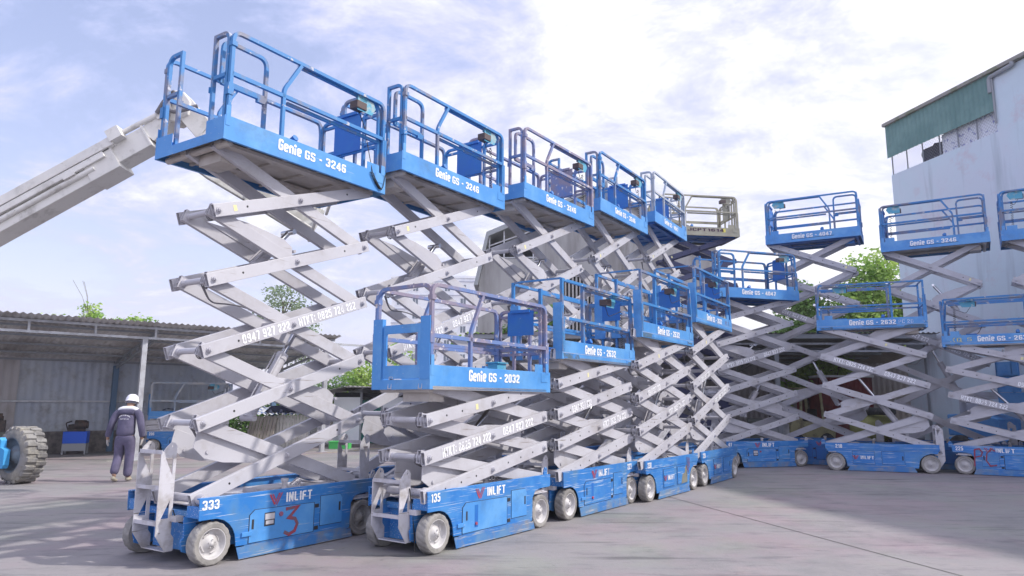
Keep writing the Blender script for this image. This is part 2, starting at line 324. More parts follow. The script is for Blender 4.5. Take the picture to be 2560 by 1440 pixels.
def rail_path(x0,x1,z0,z1,y,r=.09):
    return rnd([(x0,y,z0),(x0,y,z1),(x1,y,z1),(x1,y,z0)],r)
def make_lift(key,t,s,x,y,yaw,h,xl,Nst,label,number=None,model='3246',numpos=0,ladder_h=1.07,railmat='blue_rail',platmat='blue',chmat='blue_scratched',armmat='grey',style='round',chassis='a',texts=(),logo=True,panel=True,extra=None,near=False,light=(0,0),cat='scissor lift',group='scissor lifts parked in rows with platforms raised',gate='in',box='teal',armtextmat='arm_text'):
    W,LA,pa,pb,z0,zp,inset=SPEC[t]
    root=empty('scissor_lift',(x,y,0),yaw); tag(root,label,cat,group)
    hw=W/2; xr=xl+math.sqrt(LA*LA-h*h); bv=.004 if near else 0
    # ---- chassis: two side panels, floor, ends
    mb=MB(); sk=MB()
    if chassis=='a':
        poly=[(-1.09,.60),(-1.085,.405),(-.93,.405)]+[(-.93+.235*sin(a),.165+.24*cos(a)) for a in [R(q) for q in (8,25,42,58,72,86)]]+[(-.69,.13),(.735,.105),(.745,.36),(.80,.43),(.90,.452),(1.12,.455),(1.135,.48),(1.135,.60)]
    else:
        poly=[(-1.10,.60),(-1.10,.47),(-1.06,.405),(-.93,.415)]+[(-.93+.225*sin(a),.165+.235*cos(a)) for a in [R(q) for q in (8,25,42,58,72,86)]]+[(-.69,.10),(.69,.10)]+[(.93-.225*sin(a),.165+.235*cos(a)) for a in [R(q) for q in (86,72,58,42,25,8)]]+[(.93,.415),(1.06,.405),(1.12,.47),(1.12,.60)]
    for sg in(-1,1):
        o=(0,sg*hw,0) if sg<0 else (0,hw-.012,0)
        # u x v = x cross z = -y : extrudes towards -y
        mb.prism(poly,(0,sg*hw+(.012 if sg<0 else 0),0),(1,0,0),(0,0,1),.012)
        mb.box((-1.085,sg*hw-sg*.012,.585),(1.13,sg*(hw-.05),.597))
        # wheel arch lip
        mb.box((-.60,sg*(hw-.013),.12),(.70,sg*(hw-.12),.135))
    mb.box((-.66,-hw+.125,.13),(.66,hw-.125,.50))
    mb.box((-1.02,-hw+.16,.40),(-.66,hw-.16,.46)); mb.box((.66,-hw+.16,.40),(1.10,hw-.16,.46))
    mb.box((1.10,-hw+.013,.46),(1.128,hw-.013,.575)); mb.box((-1.08,-hw+.014,.42),(-1.03,-hw+.20,.52)); mb.box((-1.08,hw-.014,.42),(-1.03,hw-.20,.52))
    mb.box((-.98,-.28 if W>1 else -.2,.10),(-.82,.28 if W>1 else .2,.42)); mb.box((.84,-.25 if W>1 else -.2,.12),(1.0,.25 if W>1 else .2,.42))
    for sg in (-1,1):
        mb.prism([(-1.10,.42),(-.80,.42),(-.80,.14),(-1.02,.10),(-1.10,.13),(-1.12,.22),(-1.09,.25)],(0,sg*(hw-.20)+.006,0),(1,0,0),(0,0,1),.014)
        mb.cyl((.93,sg*(hw-.08),.36),(.93,sg*(hw-.08),.44),.05,12)
        if chassis=='b':   # protruding module boxes between the wheels and a top beam
            mb.box((-1.11,sg*(hw-.02),.475),(1.125,sg*(hw+.008),.603))
            mb.box((-.45,sg*(hw-.05),.15),(.02,sg*(hw+.006),.45)); mb.box((.13,sg*(hw-.05),.15),(.60,sg*(hw+.006),.45))
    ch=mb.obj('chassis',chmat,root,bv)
    # floor pan and clutter inside
    mb=MB(); mb.box((-.98,-hw+.06,.502),(1.05,hw-.06,.512)); mb.box((-.1,-.2,.513),(.35,.16,.56)); mb.box((.5,-.28,.513),(.8,.05,.55)); mb.cyl((.1,-.26 if W>1 else -.2,.515),(.1,-.26 if W>1 else -.2,.63),.03,10); mb.cyl((.1,-.26 if W>1 else -.2,.63),(.1,-.26 if W>1 else -.2,.66),.04,10)
    for k in range(5):
        mb.tube([(.3+.05*k,-.25+.1*k,.53),(.45+.04*k,-.1+.06*k,.60),(.7,-.05+.05*k,.55),(.95,.1-.05*k,.54)],.01,5)
    mb.obj('inner_deck','grey_dirty',root)
    # roller bars at both ends
    mb=MB(); mb.cyl((-1.0,-hw+.03,.575),(-1.0,hw-.03,.575),.038,14); mb.cyl((-1.0,-hw+.05,.575),(-1.0,-hw+.13,.575),.052,14); mb.cyl((-1.0,hw-.05,.575),(-1.0,hw-.13,.575),.052,14); mb.obj('axle_bar','grey',root)
    mb=MB(); mb.cyl((1.02,-hw+.03,.56),(1.02,hw-.03,.56),.03,12); mb.obj('axle_bar','grey',root)
    # skirts
    for sg in (-1,1):
        mb=MB(); yy=sg*(hw+.006)
        if chassis=='a': mb.prism([(-.655,.012),(.775,.012),(.742,.098),(-.69,.122)],(0,yy+.004,0),(1,0,0),(0,0,1),.008)
        else: mb.prism([(-.66,.012),(.70,.012),(.64,.115),(-.60,.115)],(0,yy+.004,0),(1,0,0),(0,0,1),.008)
        mb.box((-.6,yy-sg*.02,.10),(.7,yy-sg*.004,.125))
        mb.obj('pothole_guard','skirt_blue',root)
    # doors on the two sides
    for sg in (-1,1):
        yy=sg*hw
        if chassis=='a':
            doors=(((-.555,.14),(.22,.14),(.22,.425),(-.50,.435),(-.555,.39)),((.31,.185),(.61,.185),(.61,.44),(.58,.48),(.31,.48)))
        else: doors=(((-.43,.165),(.0,.165),(.0,.435),(-.43,.435)),((.15,.165),(.58,.165),(.58,.435),(.15,.435)))
        for di,dp in enumerate(doors):
            mb=MB(); off=.003 if chassis=='a' else .009
            cx=sum(p[0] for p in dp)/len(dp); cz=sum(p[1] for p in dp)/len(dp)
            mb.prism(dp,(0,yy+(off+.003 if sg>0 else -off),0),(1,0,0),(0,0,1),.003)
            d=mb.obj('access_door',platmat if near else chmat,root)
            g=MB(); k=1.022
            g.prism([((p[0]-cx)*k+cx+ (0),(p[1]-cz)*(1+.022*1.6)+cz) for p in dp],(0,yy+(off-.0005 if sg>0 else -off+.0025),0),(1,0,0),(0,0,1),.002)
            g.obj('door_gap','dark',d)
            hb=MB(); hx=(-.49 if di==0 else .575) if chassis=='a' else (-.40 if di==0 else .54)
            if number=='333' or key=='G':
                hx=-.52 if di==0 else .575
            hb.box((hx-.012,yy+sg*(off+.001),cz-.045),(hx+.012,yy+sg*(off+.0045),cz+.045)); hb.obj('handle','dark',d)
            if di==0 and sg==s:
                if key in('A','G'):
                    q=MB(); q.box((-.39,yy+sg*.004,.27),(-.27,yy+sg*.009,.395)); dd=q.obj('control_panel','dark',d)
                    q=MB(); q.box((-.385,yy+sg*.0095,.33),(-.275,yy+sg*.0115,.385)); q.box((-.375,yy+sg*.0095,.285),(-.285,yy+sg*.0115,.32)); q.obj('label_plate','grey',d)
                    q=MB(); q.box((-.235,yy+sg*.004,.25),(-.15,yy+sg*.0055,.40)); q.obj('switch_recess','blue_deep',d)
                    q=MB(); q.cyl((-.2,yy+sg*.003,.365),(-.2,yy+sg*.02,.365),.022,14); q.obj('stop_button','red',d)
                elif chassis=='a':
                    q=MB(); q.box((-.36,yy+sg*.004,.175),(-.30,yy+sg*.0062,.40)); q.obj('switch_recess','blue_deep',d)
                    q=MB(); q.cyl((-.335,yy+sg*.003,.215),(-.335,yy+sg*.02,.215),.016,12); q.obj('stop_button','red',d)
        if chassis=='a':
            hb=MB()
            for cz_ in (.39,.17): hb.box((.235,yy+sg*.002,cz_-.018),(.285,yy+sg*.006,cz_+.018))
            hb.obj('hinge','dark',root)
            hb=MB(); hb.box((-.64,yy,.205),(-.53,yy+sg*.016,.245)); hb.obj('latch',platmat,root,.003)
    for wx in(-.93,.925):
        for sg in(-1,1): wheel(root,wx,sg*hw,sg,light[0] if wx<0 else light[1],dull=(key in'A' and wx>0))  # shadow on the nearest lift's rear wheels is put into their rim colour
    # steering plates over the rear wheels
    for sg in(-1,1):
        mb=MB(); mb.box((.78,sg*(hw-.005),.395),(1.07,sg*(hw-.12),.407)); mb.box((.80,sg*(hw-.03),.4071),(1.04,sg*(hw-.11),.432)); mb.obj('mounting_plate','grey_dirty',root)
    # lifting lug
    mb=MB(); mb.prism([(1.12,.56),(1.2,.56),(1.2,.65),(1.185,.675),(1.15,.675),(1.12,.62)],(0,s*(hw-.10),0),(1,0,0),(0,0,1),.012,[[(1.15,.63),(1.175,.63),(1.175,.652),(1.15,.652)]]); mb.obj('lifting_lug','grey_dirty' if t!='26' else chmat,root)
    # ladder
    H=ladder_h; yw=(-.17,.20); xo=-1.235; xi=-1.085
    if s>0: yw=(.17,-.20)
    mb=MB(); q=(H-.12)/.95
    pl=[(xo,.26),(xo+.10,.11),(xi+.03,.11),(xi+.03,.22),(xi,.26),(xi,H-.03),(xi-.02,H),(xi-.055,H+.012),(xo+.05,H-.03),(xo,H-.10)]
    ho=[[(xo+.04,.40+.0*q),(xi-.03,.40),(xi-.03,.40+.16)]] if H<.9 else [[(xi-.03,.78),(xi-.03,.94),(xo+.045,.94)],[(xo+.04,.40),(xi-.035,.40),(xi-.035,.56)]]
    ho.append([(xi-.045+.012*cos(a),H-.028+.012*sin(a)) for a in [2*PI*k/8 for k in range(8)]])
    for yv in yw: mb.prism(pl,(0,yv+.004,0),(1,0,0),(0,0,1),.009,ho)
    zs=[.375,.69,H-.06] if H>.9 else [.375,H-.085]
    for zz in zs: mb.box((xo+.01,yw[0],zz-.028),(xi-.02,yw[1],zz-.018)); mb.box((xo+.008,yw[0],zz-.035),(xo+.014,yw[1],zz+.0))
    mb.box((xo+.10,yw[0],.105),(xi+.03,yw[1],.115)); mb.box((xi-.02,yw[0],.37),(-1.03,yw[0]-.1*s*-1,.42))
    mb.obj('ladder','grey_dirty',root,.0015 if near else 0)
    if near:
        c=MB(); c.tube(rnd([(xi-.02,yw[0]+s*.012,.62),(xi-.01,yw[0]+s*.03,.45),(xi+.02,yw[0]+s*.05,.2),(xi-.01,yw[0]+s*.09,.03)],.1) if key=='P' else rnd([(xi,yw[0]+s*.012,.47),(xi+.02,yw[0]+s*.05,.36),(xi+.1,yw[0]+s*.2,.35),(xi+.15,yw[0]+s*.36,.39)],.1),.006,6); c.obj('cable','black',root)
    # far end ladder-like steps
    if key in('B','Q','S'):
        pass
    # ---- scissor stack
    yo=hw-inset-ARM_T/2; yi=yo-ARM_T-.024; yof=.185 if t!='26' else .22; yif=yof-ARM_T-.030
    YO=lambda g:g*(yo if g==s else yof)
    YI=lambda g:g*(yi if g==s else yif)
    for k in range(Nst):
        za=z0+k*h; zb=za+h; A_=(xl,za); B_=(xr,zb); C_=(xr,za); D_=(xl,zb)
        top=(k==Nst-1)
        for sg in(-1,1):
            mb=MB(); d,nz=hollow(mb,A_,B_,YO(sg),ARM_T,ARM_H,.07 if not top else .05); n_=sg
            # pins
            for fx,fz in ((A_ if k>0 else None),(B_ if not top else None),((A_[0]+B_[0])/2,(A_[1]+B_[1])/2)) if False else [p for p in (A_ if k>0 else None,B_ if not top else None,((A_[0]+B_[0])/2,(A_[1]+B_[1])/2)) if p]:
                nut(mb,fx,YO(sg)+sg*ARM_T/2,fz,sg)
            arm=mb.obj('scissor_arm',armmat,root,.005 if near else 0)
            if sg==s or near:
                hb=MB(); ln=math.hypot(B_[0]-A_[0],B_[1]-A_[1])
                fr=(.16,.84) if t=='32' else (.12,.24,.36,.64,.76,.88)
                for f_ in fr:
                    px=A_[0]+(B_[0]-A_[0])*f_; pz=A_[1]+(B_[1]-A_[1])*f_; hb.cyl((px,YO(sg)+sg*(ARM_T/2-.001),pz),(px,YO(sg)+sg*(ARM_T/2+.0012),pz),.0115 if t=='32' else .011,10)
                hb.obj('bolt_hole','black',arm)
            if sg==s:
                for (kk,f_,st_,wl) in texts:
                    if kk==k:
                        px=A_[0]+(B_[0]-A_[0])*f_; pz=A_[1]+(B_[1]-A_[1])*f_
                        right=d if s<0 else -d
                        gtext('lettering',st_,arm,(px,YO(sg)+sg*ARM_T/2,pz),right,nz,wl,.092,armtextmat,.17)
                if k==Nst-1:
                    q=MB(); f_=.09 if t!='26' else .36; px=A_[0]+(B_[0]-A_[0])*f_; pz=A_[1]+(B_[1]-A_[1])*f_; yy=YO(sg)+sg*(ARM_T/2+.0015)
                    q.add([Vector((px,yy,pz))+d*a+nz*b for a,b in ((-.02,-.03),(.02,-.03),(.02,.03),(-.02,.03))],[(0,1,2,3)]); q.obj('sticker','sticker',arm)
            mb=MB(); d2,nz2=hollow(mb,C_,D_,YI(sg),ARM_T,ARM_H,.05)
            # gusset plates welded on the inner arms
            yy=YI(sg)-sg*(ARM_T/2+.001)
            if k in (1,3) or (k==0 and True):
                def G(f_,off): 
                    return (C_[0]+(D_[0]-C_[0])*f_+nz2.x*off*(1 if nz2.z>0 else -1), C_[1]+(D_[1]-C_[1])*f_+nz2.z*off*(1 if nz2.z>0 else -1))
                if k==0: pg=[G(.50,-.05),G(.98,-.05),G(.97,-.22),G(.90,-.28),G(.80,-.26),G(.55,-.12)]
                elif k==1: pg=[G(.16,.05),G(.17,.17),G(.22,.20),G(.50,.11),G(.60,.05)]
                else: pg=[G(.50,.05),G(.52,.16),G(.58,.19),G(.80,.12),G(.92,.05)]
                mb.prism(pg,(0,yy+(.0 if sg>0 else .0),0),(1,0,0),(0,0,1),.008)
                gx,gz=pg[1] if k else pg[3]
                mb.cyl((gx+.03,yy-.02,gz-.04*(1 if k else -1.5)),(gx+.03,yy+.02,gz-.04*(1 if k else -1.5)),.018,10)
            mb.obj('scissor_arm',armmat,root,.005 if near else 0)
        # cross tubes at the outer joints
        if k>0:
            mb=MB(); mb.cyl((xl,YI(-1),za),(xl,YI(1),za),.030,14); mb.cyl((xl,YO(-1),za),(xl,YI(-1)+.06,za),.036,12); mb.cyl((xl,YO(1),za),(xl,YI(1)-.06,za),.036,12)
            mb.obj('cross_tube',armmat,root)
            mb=MB(); mb.cyl((xr,YI(-1),za),(xr,YI(1),za),.030,14); mb.obj('cross_tube',armmat,root)
        if (k in (1,3)) and near or (k==2):
            mb=MB(); xm=(xl+xr)/2; mb.box((xm-.03,YI(-1),za+h/2-.03),(xm+.03,YI(1),za+h/2+.03)); mb.obj('cross_tube',armmat,root)
        # hose coil on the joint
        if k>0:
            mb=MB()
            for j in range(2):
                yy=s*(yi-.045-.014*j); mb.tube([(xl+.015+(.046+.006*j)*cos(a),yy,za-.015+(.056+.008*j)*sin(a)) for a in [2*PI*q_/16 for q_ in range(16)]],.0055,5,True)
            if k%2==1: 
                for j in range(2): mb.tube(rnd([(xl+.02,s*(yi-.1-.02*j),za-.05),(xl+.12,s*(yi-.12),za-.30*h),(xl+.45,s*(yi-.14),za-.30*h+.02),(xl+.75,s*(yi-.14),za-.36*h+.0)],.2,6),.008,5)
            mb.obj('hose','hose',root)
    # lift cylinders
    cyls=((1.05,-.28,2.62,.34),(3.35,-.35,4.05,.1)) if Nst>=5 else ((.35,-.55,2.3,.35),)
    for (ka,xa,kb,xb) in cyls:
        if kb>Nst: continue
        yc_=s*(yo-yof)/2; a=Vector((xa,yc_,z0+ka*h)); b=Vector((xb,yc_,z0+kb*h)); mid=a.lerp(b,.62)
        mb=MB(); mb.cyl(a,mid,.058,18); mb.cyl(a.lerp(b,.58),mid+(b-a).normalized()*.02,.065,18); mb.cyl((xa,yc_-.1,a.z),(xa,yc_+.1,a.z),.035,12)
        for yy in(-.055,.055): mb.tube([a.lerp(b,.1)+Vector((-.05,yy,.03)),mid+Vector((-.05,yy,.03))],.01,5)
        c=mb.obj('lift_cylinder',armmat,root)
        mb=MB(); mb.cyl(mid,b,.030,14); mb.cyl((b.x,yc_-.1,b.z),(b.x,yc_+.1,b.z),.03,10); mb.obj('piston_rod','chrome',c)
    # ---- platform
    zb=z0+Nst*h+zp; zt=zb+.243
    mb=MB(); gw=.29 if t!='26' else .27
    for sg in(-1,1):
        yy=sg*hw
        mb.box((pa,yy-sg*.006,zb),(pb,yy,zt)); mb.box((pa+.01,yy-sg*.006,zb),(pb-.01,yy-sg*.035,zb+.006)); mb.box((pa+.01,yy-sg*.006,zt-.006),(pb-.01,yy-sg*.03,zt))
        mb.box((.80,yy-sg*.007,zt-.001),(1.0 if t!='26' else .97,yy-sg*.001,zt+.09))
        mb.box((pa,sg*gw,zb),(pa+.006,sg*(hw-.006),zt-.01))
        mb.box((.93,yy,zb+.12),(1.07,yy+sg*.005,zt-.008)); mb.box((1.03,yy,zt-.02),(1.09,yy+sg*.008,zt+.10)); mb.box((pa+.012,yy,zb+.14),(pa+.06,yy+sg*.004,zt+.10))
    mb.box((pa-.0015,-hw+.007,zb),(pa+.005,hw-.007,zb+.10)); mb.box((pb-.006,-hw+.007,zb),(pb,hw-.007,zt))
    mb.box((pa+.007,-hw+.007,zb+.085),(pb-.007,hw-.007,zb+.10))
    plat=mb.obj('platform',platmat,root,bv)
    if t=='26' and key!='P':   # visible fold line along the toe board
        q=MB(); q.box((pa+.01,s*(hw+.0005),zb+.083),(pb-.01,s*(hw+.0022),zb+.087)); q.obj('weld_seam','grey_dirty',plat)
    if key in('K','Q','M','S'):
        for pi_,pp in enumerate(([(-1.05,.01),(-.62,.02),(-.66,.07),(-.85,.08),(-1.07,.075)],[(.80,.02),(.98,.03),(1.08,.015),(1.08,.06),(.92,.055),(.82,.075)])):
            q=MB(); q.prism([(a,zb+b) for a,b in pp],(0,s*(hw+.0012)+(.0 if s<0 else .001),0),(1,0,0),(0,0,1),.001); q.obj('grime_patch','grime',plat)
    # underside pan with ribs
    mb=MB(); mb.box((pa+.02,-hw+.04,zb+.062),(pb-.02,hw-.04,zb+.082))
    for xx in(-.75,-.3,.15,.6,.98): mb.box((xx,-hw+.04,zb+.035),(xx+.03,hw-.04,zb+.061))
    for sg in(-1,1): mb.box((-1.05,YO(sg)-.05,zb+.0),(1.05,YO(sg)+.05,zb+.034))
    yc_=s*(yo-yof)/2
    mb.box((-.93,YI(-1)+.03,zb-.12),(-.70,YI(1)-.03,zb+.0))
    mb.cyl((-1.0,-hw+.06,zb+.005),(-1.0,hw-.06,zb+.005),.035,12)
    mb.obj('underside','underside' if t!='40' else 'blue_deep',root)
    # guard rails
    T=.0185; rt_=1.135 if t!='26' else 1.06; ztop=zb+rt_; zm=zb+(.69 if t!='26' else .54)
    def side_rail(sg):
        yy=sg*(hw-.024); mb=MB(); nr=(0,1,0)
        if style=='round':
            mb.sweep(rail_path(-1.065,1.07,zt-.1,ztop,yy,.10),nr,T)
            mb.sweep([(-1.06,yy,zm),(1.07,yy,zm)],nr,T,T*1.1)
            mb.sweep(rnd([(-.43,yy,zt-.08),(-.43,yy,zm+.07),(-.22,yy,ztop-.02)],.05),nr,T)
            # extension deck rails, just inside and below
            y2=yy-sg*.045; mb.sweep(rnd([(-.22,y2,ztop-.014),(1.0,y2,ztop-.014),(1.03,y2,ztop-.14),(1.03,y2,zt-.1)],.1),nr,T)
            mb.sweep([(-.35,y2,zm-.045),(1.03,y2,zm-.045)],nr,T*.9)
            mb.sweep([(1.10,yy,zt-.1),(1.10,yy,ztop-.45)],nr,T)
            mb.box((-1.09,yy-.03,ztop-.16),(-1.03,yy+.03,ztop-.11)); mb.box((-1.10,yy-.026,zt+.22),(-1.04,yy+.028,zt+.34))
        else:
            mb.sweep([(-1.062,yy,zt-.1),(-1.062,yy,ztop)],nr,T*1.05); mb.box((-1.098,yy-.028,zb+.1),(-1.03,yy+.025,zb+.52))
            mb.sweep([(-1.06,yy,ztop-.02),(1.05,yy,ztop-.02)],nr,T)
            mb.sweep(rnd([(-1.05,yy,zm),(1.1,yy,zm),(1.1,yy,zt-.1)],.04),nr,T); mb.sweep(rnd([(1.05,yy,ztop-.02),(1.10,yy,zm)],.01),nr,T)
            mb.sweep([(-.42,yy-sg*.04,zt-.1),(-.42,yy-sg*.04,ztop+.005)],nr,T*1.2)
            y2=yy-sg*.045; mb.sweep([(-.42,y2,ztop-.065),(1.0,y2,ztop-.065)],nr,T*.9); mb.sweep([(-.42,y2,zm-.05),(1.03,y2,zm-.05),(1.03,y2,zt-.1)],nr,T*.9)
        return mb.obj('guardrail',railmat,root)
    side_rail(-1); side_rail(1)
    # entry end
    for sg in(-1,1):
        mb=MB(); nr=(1,0,0); xx=pa+.045
        if style=='round' and t!='26':
            ya=sg*(hw-.07); yb=sg*(gw-.0); mb.sweep(rnd([(xx,ya,zt-.1),(xx,ya,ztop),(xx,yb,ztop)],.09)+[(xx,yb,zt-.12)],nr,T)
            mb.sweep([(xx,ya,zm),(xx,yb,zm)],nr,T)
            mb.box((xx-.03,yb-sg*.03,zt+.3),(xx+.03,yb-sg*.018,zt+.36))
        elif style=='round':
            pass
        mb2=MB()
        if t=='26':
            mb2.box((pa-.004,sg*gw,zb+.10),(pa+.004,sg*(hw-.004),zb+.735)); mb2.box((pa,sg*gw,zb+.1),(pa+.05,sg*(gw+.006),zb+.735))
            mb2.obj('gate_post',platmat,root)
        if mb.v: mb.obj('end_rail',railmat,root)
    mb=MB(); nr=(1,0,0); xx=pa+.045
    if t=='26':
        if style=='round': mb.sweep(rnd([(xx,-hw+.03,zt),(xx,-hw+.03,ztop),(xx,hw-.03,ztop),(xx,hw-.03,zt)],.12),nr,T)
        else: mb.sweep([(xx,-hw+.04,ztop),(xx,hw-.04,ztop)],nr,.012)
        mb.obj('end_rail',railmat,root)
        if style=='round':
            g=MB(); g.prism([(-gw+.01,.11),(gw-.01,.11),(gw-.01,.665),(-gw+.01,.665)],(pa+.012,0,zb),(0,1,0),(0,0,1),.02,[[(-gw+.05,.245),(gw-.05,.245),(gw-.05,.575),(-gw+.05,.575)]]); g.obj('entry_gate',platmat,root)
        else:
            g=MB(); g.sweep([(xx,-gw,zt-.05),(xx,-gw,zm)],nr,T*.8); g.sweep([(xx,gw,zt-.05),(xx,gw,zm)],nr,T*.8); g.sweep([(xx,-gw,zm-.02),(xx,gw,zm-.02)],nr,T*.7); g.obj('entry_gate',railmat,root)
    elif gate=='in':
        g=MB(); yg=s*.37; nr=(0,1,0); g.sweep(rnd([(-1.04,yg,zm-.05),(-1.04,yg,ztop-.03),(-.52,yg,ztop-.03),(-.52,yg,zt-.08)],.1),nr,T); g.sweep([(-1.04,yg,zm-.03),(-.52,yg,zm-.03)],nr,T,.028); g.box((-.62,yg-.02,zm-.09),(-.5,yg+.02,zm-.02)); g.obj('entry_gate',railmat,root)
    # far end: rail hoops, board and step
    mb=MB(); nr=(1,0,0); xx=pb-.03
    for ya,yb in ((-hw+.06,-.22 if t!='26' else -.12),(.22 if t!='26' else .12,hw-.06)):
        if style=='round': mb.sweep(rnd([(xx,ya,zt-.1),(xx,ya,ztop-.02),(xx,yb,ztop-.02),(xx,yb,zt-.1)],.09),nr,T)
        else: mb.sweep([(xx,ya,zt-.1),(xx,ya,ztop-.06),(xx,yb,ztop-.06),(xx,yb,zt-.1)],nr,T)
        mb.sweep([(xx,ya,zm),(xx,yb,zm)],nr,T)
    mb.sweep([(xx,-hw+.06,ztop-.09),(xx,hw-.06,ztop-.09)],nr,T*.9); mb.sweep([(xx,-hw+.06,zm-.06),(xx,hw-.06,zm-.06)],nr,T*.9)
    mb.obj('end_rail',railmat,root)
    if panel:
        mb=MB(); xx=pb-.06; py=(-.19,.28) if s<0 else (-.28,.19)
        if t=='26': py=(-.2,.2) if s<0 else (-.2,.2)
        ph=(.63,1.13) if t!='26' else (.72,1.03)
        mb.box((xx-.006,py[0],zb+ph[0]),(xx,py[1],zb+ph[1])); mb.box((xx-.03,py[0]+.05,zb+ph[1]-.02),(xx-.007,py[1]-.05,zb+ph[1]+.02)); mb.obj('document_board','blue_deep' if key not in('C','F') else ('worn_rail' if key=='C' else 'olive'),root)
    # controller box with bracket and coiled lead
    if box:
        cx=.72; yy=s*(hw-.10); zc=ztop-.13
        if t=='26': cx=.55; yy=s*(hw-.2)
        mb=MB(); mb.box((cx-.10,yy-.08,zc-.05),(cx+.06,yy+.05,zc+.045)); mb.obj('control_box','maroon',root,.008)
        mb=MB(); mb.prism([(-.10,-.07),(.14,-.07),(.20,.03),(.16,.10),(-.10,.10)],(cx+.02,yy+s*.062+.003,zc),(1,0,0),(0,0,1),.006); mb.box((cx-.05,s*(hw-.05),zc+.06),(cx+.07,s*(hw-.035),ztop)); mb.box((cx-.05,yy,zc+.085),(cx+.07,s*(hw-.036),zc+.1)); mb.obj('box_bracket','box_teal' if box=='teal' else 'olive',root)
        mb=MB(); P=[]; n_=150; yc=s*(hw+.012) if near and key=='A' else s*(hw-.09)
        z1=zt-.03 if key=='A' else zc-.1; z2=zb+.04 if key=='A' else zt+.02; xa_=.86; xb_=1.02 if key=='A' else .88
        for i in range(n_+1):
            t_=i/n_; a=t_*2*PI*15; P.append((xa_+(xb_-xa_)*t_+.022*cos(a),yc+.014*sin(a),z1+(z2-z1)*t_-.02*sin(PI*t_)))
        mb.tube(P,.0046,4)
        mb.tube(rnd([(cx,yy,zc-.05),(cx+.1,yy,zc-.2),(xa_+.016,yc,z1)],.05),.005,5)
        if key=='A': mb.tube(rnd([(1.03,yc,z2),(1.06,yc,z2+.03),(1.10,yc,z2+.2),(1.07,s*(hw-.02),zt+.02)],.03),.005,5)
        mb.obj('coiled_lead','black',root)
        mb=MB(); mb.box((cx-.06,s*(hw-.5),zt-.12),(cx+.14,s*(hw-.3),zt+.05)) if t=='26' else mb.cyl((-.22,s*(hw-.12),zt-.03),(-.22,s*(hw-.05),zt+.055),.028,12)
        mb.cyl((-.24,s*(hw-.1),zt+.02),(-.24,s*(hw-.03),zt+.05),.035,14); mb.obj('deck_lock','blue_deep',root)
    if key=='P':
        mb=MB(); mb.box((.28,-.22,zt-.14),(.46,-.08,zt+.08)); mb.box((.26,-.24,zt+.08),(.48,-.06,zt+.10)); mb.obj('control_box','box_teal',root,.006)
    # lettering on the platform
    rx=(1,0,0) if s<0 else (-1,0,0); yy=s*hw
    def F(xc): return xc
    if model:
        zc=zb+.135 if t!='26' else zb+.148
        if model=='J':
            gtext('lettering','JCPT1614',plat,(.15,yy,zb+.165),rx,(0,0,1),1.05,.085,'navy_text',.17)
            q=MB(); q.box((.62,yy+s*.001,zb+.11),(.72,yy+s*.003,zb+.21)); q.obj('sticker','yellow',plat)
        else:
            sgn=1 if s<0 else -1
            xo_=extra.get('tx',0) if extra else 0
            gtext('lettering','Genie',plat,(sgn*(-.33)+xo_,yy,zc+.008),rx,(0,0,1),.30,.118,'white',.205)
            gtext('lettering','GS - '+model,plat,(sgn*(.165)+xo_,yy,zc-.002),rx,(0,0,1),.60,.098,'white',.18)
        if s>0:
            q=MB(); q.box((-.5,yy+.001,zb+.07),(.5 if t!='26' else .2,yy+.003,zb+.078)); q.obj('slot','dark',plat)
    if logo:
        zl=.515 if chassis=='a' else .30; xc=(-.06) if chassis=='a' else -.21
        if s>0 and chassis=='b': xc=.36
        if key=='M': xc=.28
        sc_=1 if chassis=='a' else .8
        sgn=1 if s<0 else -1; zz=zl; yy2=s*(hw+(.0 if chassis=='a' else .014))
        lg=MB()
        def P2(a,b): return Vector((xc+sgn*a*sc_,yy2+s*.004,zz+b*sc_))
        for quad in (((-.285,.045),(-.262,.045),(-.212,-.042),(-.222,-.060)),((-.250,.045),(-.234,.045),(-.203,-.010),(-.210,-.026)),((-.220,-.060),(-.205,-.045),(-.150,.052),(-.172,.052)),((-.203,-.062),(-.186,-.056),(-.122,.052),(-.139,.052))):
            vs=[P2(a,b) for a,b in quad]; lg.add(vs,[(0,1,2,3)])
        lg.obj('logo','red',ch)
        gtext('lettering','INLIFT',ch,(xc+sgn*.085*sc_,yy2,zz),rx,(0,0,1),.33*sc_,.090*sc_,'white_worn' if key not in('P','G') else 'white',.17)
    if number:
        nx=-.975 if numpos==0 else (1.0 if numpos==1 else .85)
        zn=.535; 
        gtext('number',number,ch,(nx,s*(hw+(.0 if chassis=='a' else .009)),zn),rx,(0,0,1),.175 if number=='333' else .14,.085,'white',.17)
    if extra and extra.get('spray')=='3':
        q=MB(); yy=s*hw-.004; strokes(q,[[(.1,.95),(.85,.98),(.3,.62),(.7,.55),(.85,.35),(.7,.1),(.35,.0),(.05,.12)]],(-.06,yy,.285),rx,(0,0,1),.20,.26,.032); q.obj('painted_mark','spray',ch)
    if extra and extra.get('spray')=='PC':
        q=MB(); yy=s*hw; strokes(q,[[(.05,0),(.1,.95),(.3,1),(.42,.8),(.35,.6),(.1,.52)],[(.95,.9),(.8,1),(.6,.75),(.55,.35),(.7,.05),(.98,.1)]],(.56,yy+.004,.36),rx,(0,0,1),.42,.36,.026); q.obj('painted_mark','spray',ch)
